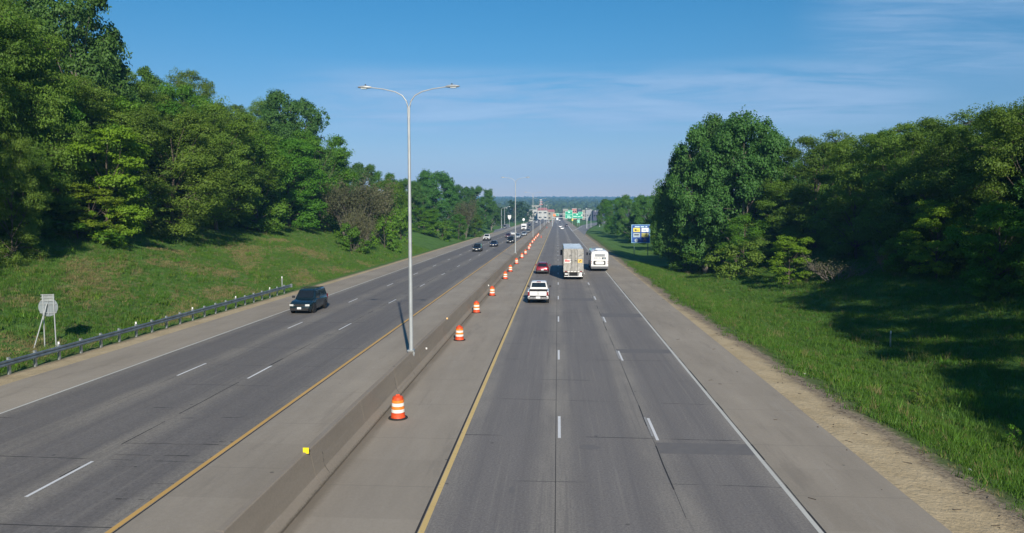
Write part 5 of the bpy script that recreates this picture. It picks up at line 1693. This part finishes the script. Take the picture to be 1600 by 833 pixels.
rg = np.random.default_rng(21)
def wavy(X, Y, s=1.0): return np.sin(X * .5 * s + np.sin(Y * .23 * s) * 2) * .5 + np.sin(Y * .41 * s + X * .17) * .35 + np.sin(Y * 1.3 + X) * .15
n = 62000
X = 11.5 + 38 * rg.uniform(0, 1, n) ** 1.15; Y = 17 + 118 * rg.uniform(0, 1, n) ** 1.3
edge = np.interp(Y, [20, 75], [14.6, 12.5]) + wavy(X, Y, 1.6) * .7
dd = X - edge
k = (dd > -.7) & (rg.uniform(size=n) < np.where(dd < 0, .10, np.clip(.30 + dd * .6, 0, 1)))
pr = np.stack([X[k], Y[k], ground_z(X[k], Y[k]) - .02], 1)
gm = [tuft_mesh('tuft_a', 1, 16, .30, .16, .035, M['grass']), tuft_mesh('tuft_b', 2, 12, .42, .12, .03, M['grass']), tuft_mesh('tuft_c', 3, 20, .20, .20, .04, M['grass']), tuft_mesh('tuft_d', 4, 10, .26, .10, .025, M['grass_dry'])]
scatter('grass', pr, gm[:3] + gm[:3] + [gm[3]], .5, 1.35, 1)
n = 60000
X = -29.0 - 24 * rg.uniform(0, 1, n) ** 1.1; Y = 34 + 130 * rg.uniform(0, 1, n) ** 1.2
dry = wavy(X * 1.3, Y * .8, 1.2) + rg.normal(size=n) * .35
k = (rg.uniform(size=n) < np.where((dry > .12) & (Y < 115), .10, .9))
pl = np.stack([X[k], Y[k], ground_z(X[k], Y[k]) - .02], 1)
scatter('grass', pl, gm[:3] + gm[:3] + [gm[3]], .45, 1.1, 2)
n = 16000
X = -29.3 - 14 * rg.uniform(0, 1, n); Y = 36 + 80 * rg.uniform(0, 1, n)
k = wavy(X * 1.3, Y * .8, 1.2) + rg.normal(size=n) * .2 > .22
scatter('dry_grass', np.stack([X[k], Y[k], ground_z(X[k], Y[k]) - .02], 1), [tuft_mesh('tuft_e', 5, 22, .16, .22, .035, M['grass_dry']), tuft_mesh('tuft_f', 6, 16, .22, .15, .03, M['grass_dry'])], .6, 1.2, 4)

# ranker growth, stalks and dead stems standing above the turf
tall = [tuft_mesh('tall_a', 11, 26, .62, .20, .03, M['grass']), tuft_mesh('tall_b', 12, 14, .75, .10, .025, M['grass_dry']), tuft_mesh('tall_c', 13, 40, .45, .30, .07, M['leaf_maple']), tuft_mesh('tall_d', 14, 34, .38, .26, .09, M['leaf_locust'])]
n = 5200
X = 13 + 32 * rg.uniform(0, 1, n) ** 1.3; Y = 19 + 110 * rg.uniform(0, 1, n) ** 1.2
k = (X > np.interp(Y, [20, 75], [15.3, 13.2])) & (wavy(X * 1.7 + 3, Y * 1.3, 1.3) + rg.normal(size=n) * .35 > .35)
X2 = -29.6 - 20 * rg.uniform(0, 1, n) ** 1.1; Y2 = 36 + 120 * rg.uniform(0, 1, n) ** 1.2
k2 = wavy(X2 * 1.7 + 3, Y2 * 1.3, 1.3) + rg.normal(size=n) * .35 > .45
X, Y = np.concatenate([X[k], X2[k2]]), np.concatenate([Y[k], Y2[k2]])
scatter('tall_grass', np.stack([X, Y, ground_z(X, Y) - .02], 1), tall, .5, 1.15, 6)

# tall weeds standing out of the verge
M['weed'] = M['leaf_maple']
wmeshes = [make_tree('weed_a', s, 1.3, .7, 5, 7, 12, .07, .14, (.12, .2), .3, .15, 1.2, M['leaf_maple'] if s == 41 else M['leaf_locust'], M['bark'], trunk_r=.012, cf=.9) for s in (40, 41)]
for i, (px, py, h, lb) in enumerate(((1432, 634, 1.05, 'thin leafy weed at the shadow edge on the right verge'), (1583, 700, 1.0, 'pale weed at the right edge of the view'), (1394, 624, .6, 'short weed left of the thin leafy weed'),
                                     (1164, 470, .9, 'thin weed standing in the right grass below the dead bush'), (1575, 712, .8, 'second pale weed near the lower right grass corner'))):
    z = -.6
    for _ in range(6):
        p = P(px, py, z); z = gz(p.x, p.y)
    tm, cm, h0, w0 = wmeshes[i % 2]
    r = empty('weed', (p.x, p.y, z), trr.uniform(0, 6), lb, 'weed'); r.scale = (h / h0,) * 3
    link_mesh('stem', tm, r); link_mesh('leaves', cm, r)
# scraps on the sandy verge
b = MB(); rr = random.Random(9)
for i in range(420):
    y = 17 + 75 * rr.random() ** 1.6
    e = float(np.interp(y, [20, 75], [14.6, 12.5]))
    x = rr.triangular(11.0, e + .6, e - .3)
    if rr.random() < .10: x = rr.uniform(7.5, 10.9)
    z = gz(x, y) if x > 10.95 else 0
    if rr.random() < .35:
        L = rr.uniform(.08, .35); b.box((x, y, z + .012), (L, rr.uniform(.01, .03), .015), rz=rr.uniform(-1.2, 1.2))
    else:
        s_ = rr.uniform(.015, .05); b.box((x, y, z + s_ * .3), (s_, s_ * rr.uniform(.6, 1.2), s_ * .7), rz=rr.uniform(0, 3), taper=.6)
for i in range(160):
    y = 36 + 60 * rr.random(); x = -28.6 - rr.random() * 1.0
    s_ = rr.uniform(.02, .07); b.box((x, y, gz(x, y) + .01), (s_ * 2, s_, s_ * .6), rz=rr.uniform(0, 3))
deb = b.obj('verge_litter', plain('dark_scraps', (.07, .055, .04), .9, 0, .4, 2)); tag(deb, kind='stuff')
for px, py, lb in ((1257, 584, 'small white scrap of litter on the soil edge of the right verge'), (1515, 728, 'white scrap of litter lying at the grass edge, lower right')):
    p = P(px, py, -.2)
    o = MB().box((0, 0, .04), (.11, .08, .05), rz=.4, taper=.6).obj('litter', M['white'], None, None, (p.x, p.y, gz(p.x, p.y)))
    tag(o, lb, 'litter')

# ------------------------------------------------------------------ haze
hb = MB().box((0, 2400, 140), (6400, 6200, 300)).obj('haze', [])
hm_ = bpy.data.materials.new('haze'); hm_.use_nodes = True
nt = hm_.node_tree; nt.nodes.clear()
pv = nt.nodes.new('ShaderNodeVolumePrincipled'); out = nt.nodes.new('ShaderNodeOutputMaterial')
pv.inputs['Color'].default_value = (.20, .50, .98, 1); pv.inputs['Density'].default_value = .000185; pv.inputs['Anisotropy'].default_value = -.2
nt.links.new(pv.outputs[0], out.inputs['Volume'])
hb.data.materials.clear(); hb.data.materials.append(hm_)
tag(hb, kind='stuff')

# ------ ordinals for look-alikes: counted from the left of the view
ORD = ['first', 'second', 'third', 'fourth', 'fifth', 'sixth', 'seventh', 'eighth', 'ninth', 'tenth', 'eleventh', 'twelfth', 'thirteenth', 'fourteenth', 'fifteenth', 'sixteenth', 'seventeenth', 'eighteenth', 'nineteenth', 'twentieth']
def nth(i): return ORD[i] if i < 20 else ('twenty-' + ORD[i - 20] if i < 29 else ('thirtieth' if i == 29 else 'thirty-' + ORD[i - 30]))
bk = {}
for o in bpy.data.objects:
    l = o.get('label')
    if isinstance(l, str) and l.startswith('@'): bk.setdefault(l.split('@')[1], []).append(o)
for key, os_ in bk.items():
    os_.sort(key=lambda o: math.atan2(o.location.x, o.location.y))
    for i, o in enumerate(os_): o['label'] = f"{o['label'].split('@')[2]}, {nth(i)} from left of the {key}"
